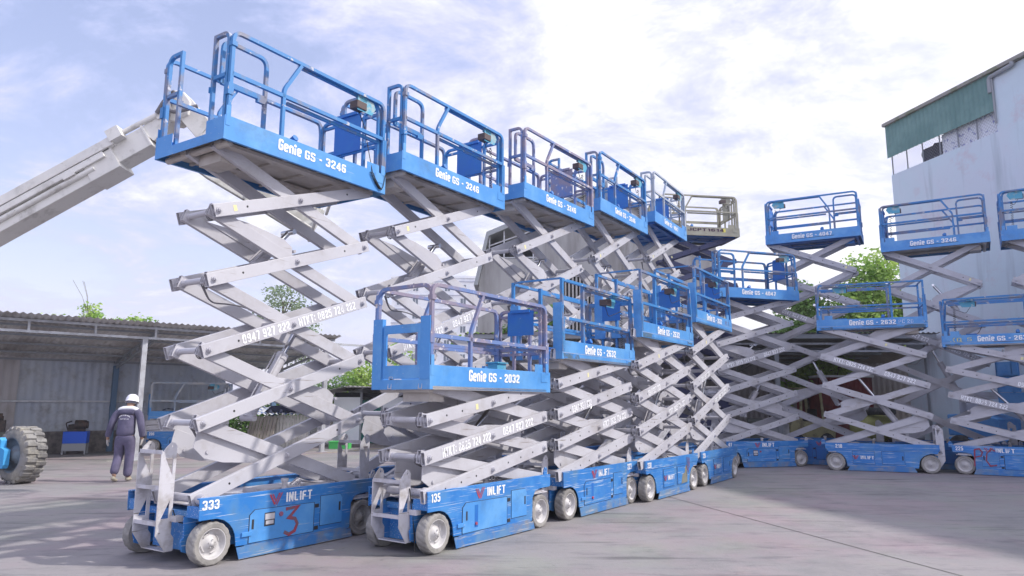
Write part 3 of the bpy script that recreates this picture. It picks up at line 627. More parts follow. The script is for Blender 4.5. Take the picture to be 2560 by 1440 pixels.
    if extra and extra.get('patch'):
        q=MB(); yy=s*(hw+.0115); q.prism([(.30,.16),(.57,.17),(.58,.43),(.50,.42),(.46,.33),(.36,.30),(.33,.24)],(0,yy,0),(1,0,0),(0,0,1),.002); q.obj('bare_patch','patch',ch)
        q=MB(); strokes(q,[[(.2,1),(.3,.7),(.1,.5),(.4,.2)],[(.5,1),(.6,.6),(.45,.1)],[(.8,.95),(.7,.4)]],(.62,yy-.004,.42),rx,(0,0,1),.2,.3,.012); q.obj('painted_mark','spray',ch)
    if extra and extra.get('plat'):
        q=MB(); yy=s*hw
        gtext('painted_mark',extra['plat'],plat,(extra['px'],yy,zc),rx,(0,0,1),extra['pw'],.085,extra.get('pm','white_worn'),.07)
    return root
MT['hose']=mat('grey_hose',(.16,.155,.17),.6)
MT['navy_text']=mat('dark_maroon_lettering',(.06,.02,.05),.6)
T1='0947 927 222'; T2='HTKT: 0825 724 222'
NEARTXT=lambda k,a,b:((k,.285,a,.74),(k,.70,b,.86))
make_lift('A','32',-1,-2.652,7.776,.989,.679,-.991,5,'nearest tall blue scissor lift, chassis numbered 333 with a red 3 painted on its side',number='333',model='3246',texts=((2,.325,T1,.60),(2,.735,T2,.86)),near=True,light=(1,0),extra={'spray':'3'})
make_lift('B','32',-1,-1.218,9.628,.980,.743,-.963,5,'second tall scissor lift of the left back row, standing directly behind the one numbered 333',model='3246',texts=((2,.27,T2,.80),(2,.72,T1,.62)),near=True,logo=False)
make_lift('C','32',-1,.335,11.701,.963,.797,-1.004,5,'third tall scissor lift of the left back row, with worn greyish platform rails',model='3246',texts=((2,.27,T1,.62),(2,.72,T2,.80)),railmat='worn_rail',logo=False,extra=None)
make_lift('Dd','32',-1,1.71,13.755,.997,.87,-.96,5,'fourth tall scissor lift of the left back row, with clean bright blue rails',model='3246',texts=((2,.5,T1,.62),),logo=False)
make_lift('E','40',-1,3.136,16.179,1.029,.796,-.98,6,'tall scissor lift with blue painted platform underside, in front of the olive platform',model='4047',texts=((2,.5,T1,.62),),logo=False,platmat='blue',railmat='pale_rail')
make_lift('F','40',-1,5.12,19.75,.15,.685,-.98,8,'olive grey platform lift on dark navy scissor arms marked JCPT1614',model='J',railmat='olive',platmat='olive',armmat='dark_arm',chmat='olive',logo=False,panel=True,box='blue')
make_lift('P','26',-1,-.508,8.213,.959,.361,-1.049,3,'lowest front scissor lift numbered 135, with rusty purple rails and framed entry gate',number='135',model='2032',texts=((1,.285,T2,.82),(1,.735,T1,.62)),near=True,ladder_h=.79,railmat='worn_rail',light=(1,1),gate=None,box=None)
make_lift('Q','26',-1,.927,10.295,.978,.379,-1.102,4,'scissor lift numbered 223 at its rear corner, next after lift 135',number='223',numpos=2,model='2632',texts=((2,.27,T1,.55),(1,.74,T2,.75)),ladder_h=.79,style='square',light=(0,0),gate=None)
make_lift('S','26',-1,2.274,12.009,.975,.49,-1.141,4,'scissor lift numbered 230 with a bare grey patch on its side, after lift 223',number='230',model='2632',texts=((2,.25,T1,.50),(1,.70,T2,.75)),ladder_h=.79,style='square',chassis='b',gate=None,extra={'patch':1})
make_lift('T','26',-1,3.633,14.096,.992,.608,-1.222,4,'scissor lift numbered 228 at the inner end of the left front row',number='228',model='2632',texts=((2,.3,T1,.5),(1,.72,T2,.75)),ladder_h=.79,style='square',chassis='b',gate=None,extra={'plat':'PC 04','px':.85,'pw':.35,'pm':'spray'})
make_lift('G','40',-1,5.791,17.536,.293,.567,-1.055,6,'bright blue scissor lift numbered 415 at the corner of the two rows',number='415',model='4047',texts=((3,.28,T2,.80),(3,.74,T1,.62)),ladder_h=1.0)
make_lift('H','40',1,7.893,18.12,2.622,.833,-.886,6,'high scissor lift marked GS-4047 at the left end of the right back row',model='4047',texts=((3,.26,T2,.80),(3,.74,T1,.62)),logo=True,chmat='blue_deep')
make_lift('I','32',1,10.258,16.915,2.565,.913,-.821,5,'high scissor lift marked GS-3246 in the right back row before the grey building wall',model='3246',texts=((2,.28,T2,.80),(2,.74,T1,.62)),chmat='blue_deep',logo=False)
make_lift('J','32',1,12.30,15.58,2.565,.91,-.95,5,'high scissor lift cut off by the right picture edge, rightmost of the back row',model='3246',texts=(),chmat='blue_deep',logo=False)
make_lift('K','26',1,8.258,16.334,2.751,.658,-.977,4,'scissor lift numbered 218 with a tall grey ladder, platform marked PC 20',number='218',numpos=2,model='2632',texts=((2,.70,T2,.84),(2,.25,T1,.62)),ladder_h=1.0,style='square',chassis='b',gate=None,light=(1,1),extra={'plat':'PC 20','px':-.68,'pw':.30,'tx':-.02})
make_lift('M','26',1,10.599,15.298,2.543,.55,-.994,4,'scissor lift numbered 225 with PC sprayed in red on its side',number='225',numpos=1,model='2632',texts=((1,.72,T2,.84),(2,.27,T1,.62)),ladder_h=.79,style='square',gate=None,extra={'spray':'PC','plat':'XQ 5','px':.78,'pw':.42,'pm':'yellow'})
make_lift('Z','26',-1,-9.62,21.6,.5,.145,-1.10,3,'lowered scissor lift numbered 206 parked under the open shed with scrap on its deck',number='206',model='2032',texts=((2,.3,T1,.6),),ladder_h=.95,group=None,light=(0,0),gate=None,logo=False,platmat='blue',railmat='pale_rail')
# ------------------------------------------------------------------ setting
MT['ground']=mat('yard_concrete',(.228,.218,.222),.75,c2=(.258,.237,.243),n2s=.35,n2t=(.42,.6),dirt=(.15,.148,.155),dirts=.6,dirtt=(.5,.75),scr=(.13,.125,.13),scrs=(.35,2.2,1),scrt=(.60,.70),var=.12,bump=.25,bumps=30,rand=False,spec=.3)
def tint_ground(M):
    t=M.node_tree; n=t.nodes.new; l=t.links.new; b=t.nodes['Principled BSDF']; src=b.inputs['Base Color'].links[0].from_socket
    tc=n('ShaderNodeTexCoord')
    def layer(src,scale,a,bb,colr,amt,seed,stretch=(1,1,1)):
        mm=n('ShaderNodeMapping'); mm.inputs['Location'].default_value=(seed,seed*2,0); mm.inputs['Scale'].default_value=stretch; l(tc.outputs['Object'],mm.inputs[0])
        q=n('ShaderNodeTexNoise'); q.inputs['Scale'].default_value=scale; q.inputs['Detail'].default_value=7; q.inputs['Roughness'].default_value=.65; l(mm.outputs[0],q.inputs['Vector'])
        r_=n('ShaderNodeMapRange'); r_.inputs[1].default_value=a; r_.inputs[2].default_value=bb; r_.inputs[4].default_value=amt; l(q.outputs['Fac'],r_.inputs[0])
        x=n('ShaderNodeMix'); x.data_type='RGBA'; x.blend_type='MULTIPLY'; l(r_.outputs[0],x.inputs[0]); l(src,x.inputs[6]); x.inputs[7].default_value=(*colr,1); return x.outputs[2]
    s=layer(src,.45,.47,.62,(1.10,.93,1.0),.8,3)      # pinkish dust
    s=layer(s,.5,.50,.62,(.96,1.06,.94),.7,11)        # greenish patches
    s=layer(s,2.6,.53,.68,(.66,.66,.70),.8,5,(.5,1.6,1))
    s=layer(s,9,.60,.68,(.60,.60,.63),.8,15,(.35,2.2,1))
    s=layer(s,7,.62,.72,(.62,.61,.63),.8,8)
    s=layer(s,1.1,.62,.75,(1.18,1.12,1.05),.9,21)
    l(s,b.inputs['Base Color'])
tint_ground(MT['ground'])
MT['joint']=mat('joint_filler',(.05,.05,.05),.9)
MT['line_y']=mat('faded_yellow_paint',(.50,.42,.20),.8,c2=(.25,.24,.21),n2s=3,n2t=(.45,.55))
MT['plaster']=mat('pale_blue_plaster',(.60,.69,.75),.85,c2=(.63,.67,.74),n2s=.35,n2t=(.45,.6),dirt=(.60,.48,.53),dirts=.8,dirtt=(.54,.72),scr=(.46,.51,.56),scrs=(2.2,2.2,.22),scrt=(.56,.72),bump=.2,bumps=8,rand=False)
MT['parapet']=mat('mossy_concrete',(.20,.21,.15),.9,c2=(.30,.28,.26),n2s=2,n2t=(.45,.55))
MT['green_sheet']=mat('green_corrugated_sheet',(.13,.24,.225),.6,c2=(.17,.29,.27),n2s=1.2,dirt=(.15,.24,.24),dirts=4,dirtt=(.6,.8))
MT['green_door']=mat('green_metal_door',(.02,.14,.115),.5)
MT['zinc']=mat('zinc_roof_sheet',(.60,.585,.58),.55,c2=(.40,.375,.37),n2s=1,n2t=(.45,.65),dirt=(.30,.26,.24),dirts=2.5)
MT['zinc_top']=mat('weathered_roof_top',(.30,.29,.27),.6,c2=(.36,.35,.33),n2s=1)
MT['wall_sheet']=mat('blue_grey_wall_sheet',(.42,.46,.54),.6,c2=(.47,.50,.55),n2s=.8,dirt=(.22,.20,.20),dirts=2,dirtt=(.5,.8))
MT['wall_sheet2']=mat('brown_grey_wall_sheet',(.45,.43,.44),.6,c2=(.37,.34,.33),n2s=1.2)
MT['frame_w']=mat('galvanised_frame',(.50,.51,.54),.4,metal=.3,c2=(.38,.38,.40),n2s=4)
MT['frame_d']=mat('dull_frame',(.27,.285,.31),.5)
MT['column_b']=mat('blue_grey_column',(.10,.17,.27),.5)
MT['block']=mat('low_block_wall',(.22,.20,.19),.9,c2=(.13,.12,.12),n2s=5,n2t=(.45,.6),bump=.4,bumps=12)
MT['white_wall']=mat('white_painted_wall',(.80,.80,.82),.7,c2=(.70,.72,.77),n2s=.8)
MT['concrete_old']=mat('stained_concrete',(.34,.335,.34),.9,c2=(.22,.21,.215),n2s=.55,n2t=(.45,.62),dirt=(.13,.115,.09),dirts=.5,dirtt=(.56,.72),stretch=(1.6,1.6,.25),rand=False,bump=.2,bumps=4)
MT['cream_box']=mat('weathered_louvre',(.38,.37,.37),.8)
MT['leaf']=mat('leaf_green',(.12,.24,.055),.55,c2=(.17,.29,.08),n2s=.9,n2t=(.42,.6),var=.35,trans=.4)
MT['leaf_bright']=mat('bright_leaf_green',(.24,.42,.09),.55,c2=(.42,.56,.15),n2s=1.1,n2t=(.42,.6),var=.3,trans=.4)
MT['leaf_grey']=mat('grey_green_leaf',(.19,.27,.15),.6,c2=(.28,.34,.21),n2s=1.2,var=.3,trans=.3)
MT['bark']=mat('bark',(.13,.10,.075),.9,c2=(.20,.17,.14),n2s=6)
MT['wood']=mat('weathered_wood',(.40,.36,.32),.85,c2=(.30,.26,.23),n2s=3,stretch=(6,6,.6))
MT['plank_white']=mat('whitewashed_plank',(.62,.60,.56),.85,c2=(.45,.42,.38),n2s=5,n2t=(.5,.65),stretch=(6,6,.6))
MT['tarp_blue']=mat('blue_white_roof_tile',(.10,.16,.36),.5,c2=(.5,.52,.56),n2s=6,n2t=(.45,.5))
MT['boom']=mat('cream_white_boom_paint',(.68,.665,.64),.5,c2=(.62,.605,.58),n2s=1.5,scr=(.25,.24,.22),scrt=(.69,.73),dirt=(.30,.285,.26),dirts=3,dirtt=(.55,.8))
MT['aluminium']=mat('scuffed_aluminium_floor',(.46,.455,.43),.5,metal=.2,c2=(.33,.32,.29),n2s=4,n2t=(.45,.6),scr=(.2,.19,.17),scrs=(14,2,2),scrt=(.66,.70))
MT['big_tyre']=mat('muddy_tyre',(.25,.242,.235),.9,c2=(.14,.135,.135),n2s=5,n2t=(.45,.55),dirt=(.32,.30,.26),dirts=2.5,dirtt=(.5,.65),bump=.6,bumps=25)
MT['tyre_black']=mat('black_tyre',(.035,.035,.04),.85,c2=(.07,.07,.07),n2s=8)
MT['hub_blue']=mat('grey_blue_hub',(.16,.21,.26),.5,c2=(.11,.12,.14),n2s=5)
MT['cyan_blue']=mat('light_blue_bracket',(.06,.33,.66),.45)
MT['iron']=mat('oily_black_iron',(.045,.04,.04),.5,c2=(.09,.06,.05),n2s=8)
MT['olive_metal']=mat('grey_green_machine_base',(.13,.14,.125),.6)
MT['pump_blue']=mat('vivid_blue_paint',(.015,.10,.60),.4)
MT['forklift']=mat('faded_yellow_machine_paint',(.42,.38,.20),.6,c2=(.25,.22,.14),n2s=4,n2t=(.5,.65),dirt=(.12,.10,.08),dirts=3)
MT['red_box']=mat('dark_red_metal',(.22,.035,.04),.6,c2=(.14,.03,.035),n2s=2)
MT['crate_blue']=mat('blue_plastic',(.03,.10,.35),.5); MT['crate_red']=mat('red_plastic',(.35,.06,.05),.5); MT['drum']=mat('grey_drum_paint',(.30,.31,.33),.5); MT['tank']=mat('dull_green_yellow_tank',(.24,.24,.08),.6)
MT['glass']=mat('window_glass',(.10,.13,.17),.15); MT['cloth_dark']=mat('dark_cloth',(.03,.035,.07),.9); MT['cloth_grey']=mat('grey_cloth',(.20,.20,.24),.9)
MT['poly']=mat('white_polythene',(.85,.86,.92),.5,c2=(.3,.32,.55),n2s=8,n2t=(.58,.62)); MT['green_plastic']=mat('bright_green_plastic',(.08,.50,.12),.5)
MT['tower']=mat('pale_tower_block',(.42,.43,.52),.8); MT['roof_red']=mat('reddish_roof',(.24,.10,.08),.8)
g=MB(); g.add([(-320,-60,0),(320,-60,0),(320,520,0),(-320,520,0)],[(0,1,2,3)]); tag(g.obj('yard_ground','ground'),kind='structure')
g=MB()
a=Vector((2.2,12.64,.004)); b=Vector((5.4,.70,.004)); n_=(b-a).cross(Vector((0,0,1))).normalized()*.006
g.add([a-n_,b-n_,b+n_,a+n_],[(0,3,2,1)]); tag(g.obj('pavement_joint','joint'),kind='structure')
g=MB(); a=Vector((-5.75,20.4,.004)); b=Vector((-3.6,24.4,.004)); n_=(b-a).cross(Vector((0,0,1))).normalized()*.05; g.add([a-n_,b-n_,b+n_,a+n_],[(0,3,2,1)]); tag(g.obj('painted_line','line_y'),kind='structure')
g=MB(); a=Vector((-9.9,17.9,.004)); b=Vector((-5.2,22.1,.004)); n_=(b-a).cross(Vector((0,0,1))).normalized()*.06; g.add([a-n_,b-n_,b+n_,a+n_],[(0,3,2,1)]); tag(g.obj('painted_line','plank_white'),kind='structure')
def corr(mb,o,u,v,pitch=.2,amp=.02,seg=4,trap=False):
    o=Vector(o); u=Vector(u); v=Vector(v); n_=u.cross(v).normalized(); ln=u.length; k=int(ln/pitch*seg); vs=[]
    for i in range(k+1):
        ph=i/seg*2*PI; a_=max(-.6,min(.6,sin(ph)*1.4)) if trap else sin(ph)
        p=o+u*(i/k)+n_*amp*a_; vs+=[p,p+v]
    mb.add(vs,[(2*i,2*i+2,2*i+3,2*i+1) for i in range(k)],not trap)
def T(x,y,rz): return Matrix.Translation((x,y,0))@Matrix.Rotation(rz,4,'Z')
# ---- left open shed
RZ=R(41.5); root=empty('open_shed',(-9.42,18.29,0),RZ); tag(root,'open sided shed with grey corrugated roof on the far left, worker walking in front','shed')
m=MB(); corr(m,(-11,-.45,3.44),(16.35,0,0),(0,5.1,-.86),.15,.022); m.obj('roof','zinc',root)
m=MB()
for yy,zz in ((.35,3.26),(1.3,3.10),(2.25,2.94),(3.2,2.78),(4.1,2.63)): m.box((-11,yy-.03,zz-.05),(5.3,yy+.03,zz))
m.obj('purlins','frame_d',root)
m=MB(); m.box((-11,-.04,3.29),(5.33,.03,3.35)); m.box((-11,-.04,3.03),(5.3,.03,3.09))
x_=-10.8
while x_<5.3: m.box((x_-.025,-.035,3.09),(x_+.025,.025,3.29)); x_+=1.38
m.obj('fascia_truss','frame_w',root)
for px in(-5.1,0,5.06): m=MB(); m.box((px-.06,-.06,0),(px+.06,.06,3.05)); m.box((px-.12,-.12,0),(px+.12,.12,.012)); m.obj('post','frame_w',root)
for px in(-5.1,.28,5.2):
    m=MB(); m.sweep([(px,.0,3.24),(px,4.05,2.60)],(1,0,0),.03); m.sweep([(px,.0,3.05),(px,4.05,2.42)],(1,0,0),.03)
    for q in range(1,7): yy=q*.6; m.box((px-.02,yy-.02,3.05-.155*yy),(px+.02,yy+.02,3.24-.158*yy))
    m.obj('roof_truss','frame_d',root)
    m=MB(); m.box((px-.07,3.88,0),(px+.07,4.02,2.5)); m.obj('column','column_b',root)
m=MB(); corr(m,(-11,4.12,.6),(14.6,0,0),(0,0,2.05),.2,.018,6,True); m.obj('back_wall','wall_sheet',root)
m=MB(); corr(m,(-11,4.09,.6),(8.9,0,0),(0,0,2.05),.2,.018,6,True); m.obj('back_wall','wall_sheet2',root)
m=MB(); m.box((-11,4.03,1.42),(3.6,4.075,1.47)); m.obj('wall_rail','frame_w',root)
m=MB(); m.box((-11,4.0,0),(3.6,4.3,.6))
for zz in(.15,.3,.45):
    m.box((-11,3.996,zz),(3.6,4.0,zz+.012))
m.obj('block_base','block',root)
m=MB(); m.box((5.3,-.02,3.18),(9.0,.03,3.24)); m.box((8.9,-.03,0),(8.96,.03,3.18)); m.obj('extension_beam','frame_w',root)
# ---- right long shed
root=empty('long_shed',(-1.1,21.8,0),R(-3.2)); tag(root,'long low dark shed behind the right hand lifts, with grey corrugated roof edge','shed')
m=MB(); corr(m,(-.3,-.4,3.52),(13.9,0,0),(0,6.2,-.55),.15,.022); m.obj('roof','zinc_top',root)
m=MB(); corr(m,(13.45,2.9,3.20),(4.4,0,0),(0,3.2,-.28),.15,.022); m.obj('added_gap_roof','zinc_top',root)  # added roof panel, there to block the bright sky gap behind
m=MB(); m.box((-.3,-.36,3.36),(13.5,-.33,3.49)); m.box((-.3,-.05,3.20),(13.5,.0,3.26)); m.box((-.3,-.05,2.98),(13.5,.0,3.04))
x_=.2
while x_<13.4: m.box((x_-.02,-.04,3.04),(x_+.02,-.01,3.2)); x_+=.95
m.obj('fascia_truss','frame_d',root)
m=MB(); m.box((5.5,-.055,3.205),(13.5,-.051,3.255)); m.box((5.5,-.055,2.985),(13.5,-.051,3.035)); m.obj('bright_chord','frame_w',root)
for px in(.2,4.6,9.0):
    m=MB(); m.box((px-.06,-.06,0),(px+.06,.06,2.98)); m.obj('post','frame_d',root)
    m=MB(); m.sweep([(px,0,3.0),(px,5.8,2.5)],(1,0,0),.03); m.sweep([(px,0,3.25),(px,5.8,2.85)],(1,0,0),.03)
    for q in range(1,9): m.box((px-.02,q*.65-.02,3.0-.086*q*.65),(px+.02,q*.65+.02,3.22-.069*q*.65))
    m.obj('roof_truss','frame_d',root)
m=MB()
for q in range(1,6): m.box((-.3,q*1.0-.03,3.44-.09*q-.06),(13.4,q*1.0+.03,3.44-.09*q))
m.obj('purlins','frame_d',root)
m=MB(); corr(m,(-.3,5.6,0),(17.5,0,0),(0,0,3.0),.2,.018,6,True); m.obj('back_wall','wall_sheet2',root)
# ---- big rendered building on the right
W0=Vector((12.28,22.2)); d_=Vector((.227,-.974)); ang=math.atan2(d_.y,d_.x)
root=empty('rendered_building',(W0.x,W0.y,0),ang); tag(root,'tall grey rendered building at the right edge with green sheeting at its top corner','building')
# local x along the wall towards the camera, local y to the right (away from the yard)
m=MB(); m.prism([(0,0),(24,0),(24,10.42),(3.9,10.42),(3.9,8.78),(0,8.78)],(0,.25,0),(1,0,0),(0,0,1),.25); m.box((0,.25,0),(.25,10,8.78)); m.box((23.75,.25,0),(24,10,10.4)); m.box((.26,.26,8.6),(23.7,10,8.76)); m.obj('wall','plaster',root)
m=MB(); m.box((-.10,-.14,10.44),(24.3,10.3,10.54)); m.obj('roof_slab','parapet',root)
m=MB(); corr(m,(-.06,-.05,9.36),(3.96,0,0),(0,0,1.10),.16,.018,6,True); m.obj('green_sheeting','green_sheet',root)
for px in(.0,.62,1.25,1.9,2.55,3.2): m=MB(); m.cyl((px+.03,.05,8.78),(px+.03,.05,9.5),.02,6); m.obj('fence_post','frame_d',root)
m=MB()
for q in range(46):
    a_=-.6+q*.1
    for sx in (1,):
        x0,x1=a_,a_+.62; z0_,z1_=8.8,9.42
        c0=max(0,-x0); c1=max(0,x1-3.88)
        m.tube([(x0+c0,.04,z0_+c0),(x1-c1,.04,z1_-c1)],.004,3); m.tube([(x0+c0,.05,z1_-c0),(x1-c1,.05,z0_+c1)],.004,3)
m.obj('mesh_screen','frame_w',root)
m=MB(); m.box((1.95,.12,8.80),(3.86,.14,9.42)); m.obj('polythene_sheet','poly',root)
m=MB(); m.box((3.86,.3,8.78),(3.95,6,10.42)); m.obj('inner_wall','concrete_old',root)
m=MB(); m.tube(rnd([(3.85,-.06,9.9),(3.85,-.06,10.34),(4.6,-.1,10.36),(4.6,-.1,10.44)],.1),.06,10); m.tube([(3.92,-.05,9.0),(3.92,-.05,10.3)],.025,6); m.obj('drain_pipe','drum',root)
m=MB(); m.box((.7,-.03,0),(.78,-.001,3.4)); m.obj('corner_pipe','frame_d',root)
for q,(x_,w_,mt) in enumerate(((.95,.25,'cloth_dark'),(1.25,.2,'cloth_grey'),(1.5,.3,'cloth_dark'),(1.85,.25,'cloth_grey'),(2.1,.22,'cloth_dark'))):
    m=MB(); zt_=9.42; m.prism([(-w_/2,0),(w_/2,0),(w_/2+.04,-.1),(w_/2-.03,-.48),(.02,-.52),(-w_/2+.02,-.45),(-w_/2-.05,-.12)],(0,0,0),(1,0,0),(0,0,1),.03)
    o=m.obj('hanging_shirt',mt); M_=T(W0.x,W0.y,ang)@Vector((x_,.6+.15*(q%2),zt_)); o.location=M_; o.scale=(1.5,1.5,1.15); o.rotation_euler=(0,0,ang+.3*q); tag(o,['dark shirt hanging at the far end of the balcony laundry','pale grey shirt hung second on the balcony line','dark jacket hung in the middle of the balcony line','pale grey cloth hung fourth on the balcony line','narrow dark garment hung nearest the polythene on the balcony'][q],'laundry','laundry under the green sheeting')  # shirts scaled up so the cloth also fills in the dark opening behind
# ---- old concrete building behind
root=empty('concrete_building',(-1.9,38,0),0); tag(root,'old stained grey concrete building with pitched roof and louvre vents behind the lifts','building')
m=MB(); m.prism([(0,0),(13,0),(13,10.2),(6.5,13.0),(3.2,11.55),(3.2,9.2),(.45,9.2),(.1,7.9)],(0,.3,0),(1,0,0),(0,0,1),.3,[[(4.7,5.0),(4.7,8.3),(6.3,8.3),(6.3,5.0)],[(4.9,2.9),(4.9,4.2),(7.6,4.2),(7.6,2.9)]]); m.box((.1,.3,0),(.4,16,7.9)); m.box((12.7,.3,0),(13,16,10.1)); m.obj('wall','concrete_old',root)
m=MB(); m.prism([(-.15,7.7),(.05,7.7),(.62,10.4),(6.5,13.0),(13.2,10.1),(13.2,10.28),(6.5,13.22),(.5,10.62)],(0,16.2,0),(1,0,0),(0,0,1),16.5); m.obj('roof','frame_d',root)
m=MB(); m.box((.5,2,9.0),(3.2,2.2,10.6)); m.obj('roof_shade_panel','dark',root)  # near-black panel painting in the shade under the open roof corner
m=MB()
for q in range(4): m.box((.62+.8*q,.05,9.2),(.70+.8*q,.12,10.45+.3*q))
m.sweep([(.6,.1,9.9),(3.3,.1,10.9)],(0,1,0),.03); m.sweep([(.6,.1,9.25),(3.3,.1,9.3)],(0,1,0),.03); m.obj('gable_frame','frame_w',root)
for (xa,xb,za_,zb_) in ((4.7,6.3,5.0,8.3),(4.9,7.6,2.9,4.2)):
    m=MB(); x_=xa+.05
    while x_<xb: m.box((x_,.08,za_),(x_+.09,.22,zb_)); x_+=.2
    o=m.obj('louvre_vent','cream_box',root); m=MB(); m.box((xa,.4,za_),(xb,.45,zb_)); m.obj('vent_shade_sheet','dark',o)  # near-black sheet behind the slats, shade of the opening put in as colour
# ---- white apartment block far behind
def windows(root,x0,x1,z0_,z1_,nx,nz,y,w_,h_,mt='glass'):
    for i in range(nx):
        for j in range(nz):
            cx=x0+(x1-x0)*(i+.5)/nx; cz=z0_+(z1_-z0_)*(j+.5)/nz
            m=MB(); m.box((cx-w_/2-.12,y-.12,cz-h_/2-.12),(cx+w_/2+.12,y-.02,cz-h_/2-.01)); m.box((cx-w_/2-.12,y-.12,cz+h_/2+.01),(cx+w_/2+.12,y-.02,cz+h_/2+.12)); m.box((cx-.05,y-.1,cz-h_/2),(cx+.05,y-.03,cz+h_/2)); m.box((cx-w_/2-.12,y-.1,cz-h_/2-.01),(cx-w_/2,y-.02,cz+h_/2+.01)); m.box((cx+w_/2,y-.1,cz-h_/2-.01),(cx+w_/2+.12,y-.02,cz+h_/2+.01))
            f=m.obj('window','white_wall',root); m=MB(); m.box((cx-w_/2,y-.02,cz-h_/2),(cx+w_/2,y-.005,cz+h_/2)); m.obj('pane',mt,f)
root=empty('apartment_block',(-29,170,0),0); tag(root,'white apartment block with small windows seen behind the lift 135 platform','building')
m=MB(); m.box((0,0,0),(23,14,31.2)); m.box((-.3,-.3,31.2),(23.3,14.3,31.7)); m.obj('wall','white_wall',root)
windows(root,0,23,7,30.5,6,7,0,1.25,1.55)
m=MB()
for j in range(1,9): m.box((-.02,-.25,3.4+j*3.36),(23.02,-.001,3.6+j*3.36))
m.obj('floor_band','tower',root)
# towers in the distance
for i,(x_,y_,w_,h_,lb) in enumerate(((-101,420,8,17.5,'leftmost of three distant tower blocks over the trees'),(-95,425,6,20.3,'tallest of three distant tower blocks over the trees'),(-88,420,9,18,'rightmost of three distant tower blocks over the trees'))):
    root=empty('tower_block',(x_,y_,0),.2); tag(root,lb,'building','distant tower blocks'); m=MB(); m.box((-w_/2,0,0),(w_/2,8,h_)); m.obj('wall','tower',root)
    m=MB()
    for j in range(int(h_/1.2)-1):
        for k_ in range(int(w_/1.2)): m.box((-w_/2+.4+k_*1.2,-.03,1.0+j*1.2),(-w_/2+.9+k_*1.2,-.001,1.6+j*1.2))
    o=m.obj('windows','frame_d',root); o['kind']='stuff'
for i,(x_,w_,lb) in enumerate(((-148,14,'low white houses under the distant skyline at the left'),)):
    m=MB(); m.box((x_-7,418,0),(x_+3,426,6.5)); m.box((x_+3.01,420,0),(x_+16,428,5.2)); o=m.obj('distant_house','white_wall'); tag(o,'low white house far behind the yard hut','building')
# ---- trees
def tree(name,base,blobs,nl,ls,lm,label,cat='tree',group=None,trunk_r=.12,dens=1.0,bare=0):
    root=empty(name,base); tag(root,label,cat,group); rs=random.Random(hash(label)%9999 if False else len(label)*131+int(base[0]*10))
    m=MB(); c0=Vector(blobs[0][0]); th=max(.3,min(b_[0][2]-b_[1][2]*.6 for b_ in blobs))
    m.tube([(0,0,0),(.05*th,.0,th*.5),(0,.05,th)],trunk_r,7)
    for c,r_ in blobs:
        c=Vector(c); m.tube([(0,.05,th),(c.x*.4,c.y*.5,th+(c.z-th)*.45),(c.x*.8,c.y*.8,c.z-.1*r_[2])],trunk_r*.5,6)
        for q in range(5):
            v=Vector((rs.uniform(-.7,.7)*r_[0],rs.uniform(-.7,.7)*r_[1],rs.uniform(-.4,.8)*r_[2])); m.tube([(c.x*.6,c.y*.6,th+(c.z-th)*.7),c+v*.6+Vector((0,0,-.1)),c+v],trunk_r*.16,4)
    for q in range(bare):
        v=Vector((rs.uniform(-1.6,1.6),rs.uniform(-.5,.5),rs.uniform(.7,1.4))); m.tube([c0,c0+v*.5+Vector((.08,0,0)),c0+v],.007,4)
    m.obj('trunk','bark',root)
    vs=[]; fs=[]; tot=sum(b_[1][0]*b_[1][2] for b_ in blobs)
    for c,r_ in blobs:
        c=Vector(c); k_=int(nl*r_[0]*r_[2]/tot)
        cl=[]
        for q in range(max(4,k_//26)):
            d=Vector((rs.gauss(0,1),rs.gauss(0,1),rs.gauss(0,1))).normalized()*(rs.random()**.45); cl.append(c+Vector((d.x*r_[0],d.y*r_[1],d.z*r_[2])))
        for q in range(k_):
            cc_=rs.choice(cl); sp=.16*(r_[0]+r_[2])/2+.05; p=cc_+Vector((rs.gauss(0,sp),rs.gauss(0,sp),rs.gauss(0,sp*.7)))
            a_=rs.uniform(0,2*PI); tl=rs.uniform(-.9,.5); d=Vector((cos(a_)*cos(tl),sin(a_)*cos(tl),sin(tl))); sd_=d.cross(Vector((rs.gauss(0,1),rs.gauss(0,1),rs.gauss(0,1)))).normalized()
            l_=ls*rs.uniform(.7,1.3); w_=l_*.28; i0=len(vs); vs+=[p,p+d*l_*.5+sd_*w_,p+d*l_,p+d*l_*.5-sd_*w_]; fs.append((i0,i0+1,i0+2,i0+3))
    me=bpy.data.meshes.new('crown'); me.from_pydata([tuple(v) for v in vs],[],fs); me.update(); o=bpy.data.objects.new('crown',me); col.objects.link(o); o.parent=root; me.materials.append(MT[lm]); return root
tree('tree',(-11.0,34,0),[((.0,0,6.3),(1.0,.8,.75)),((-.7,.3,5.6),(.9,.8,.7)),((.9,0,5.5),(.8,.7,.8)),((.2,0,4.6),(1.5,.9,.6)),((1.2,.2,3.7),(1.1,.8,.5)),((-.9,.2,4.0),(.8,.8,.5))],3400,.15,'leaf_grey','slender grey green tree rising behind the lift 333 scissor arms')
tree('bush',(-9.5,26.3,0),[((0,0,.9),(1.2,.7,.85)),((1.1,0,1.2),(1.1,.7,.85)),((-.6,0,.5),(.7,.6,.5))],5200,.12,'leaf','bright green bush behind the leaning planks','bush',trunk_r=.04)
tree('tree',(-9.9,40,0),[((0,0,2.0),(1.4,1,1.3)),((1.4,0,1.7),(1.2,1,1.1)),((-1.2,0,1.5),(1.1,1,1.0))],4200,.16,'leaf','rounded dark green tree below the distant tower blocks')
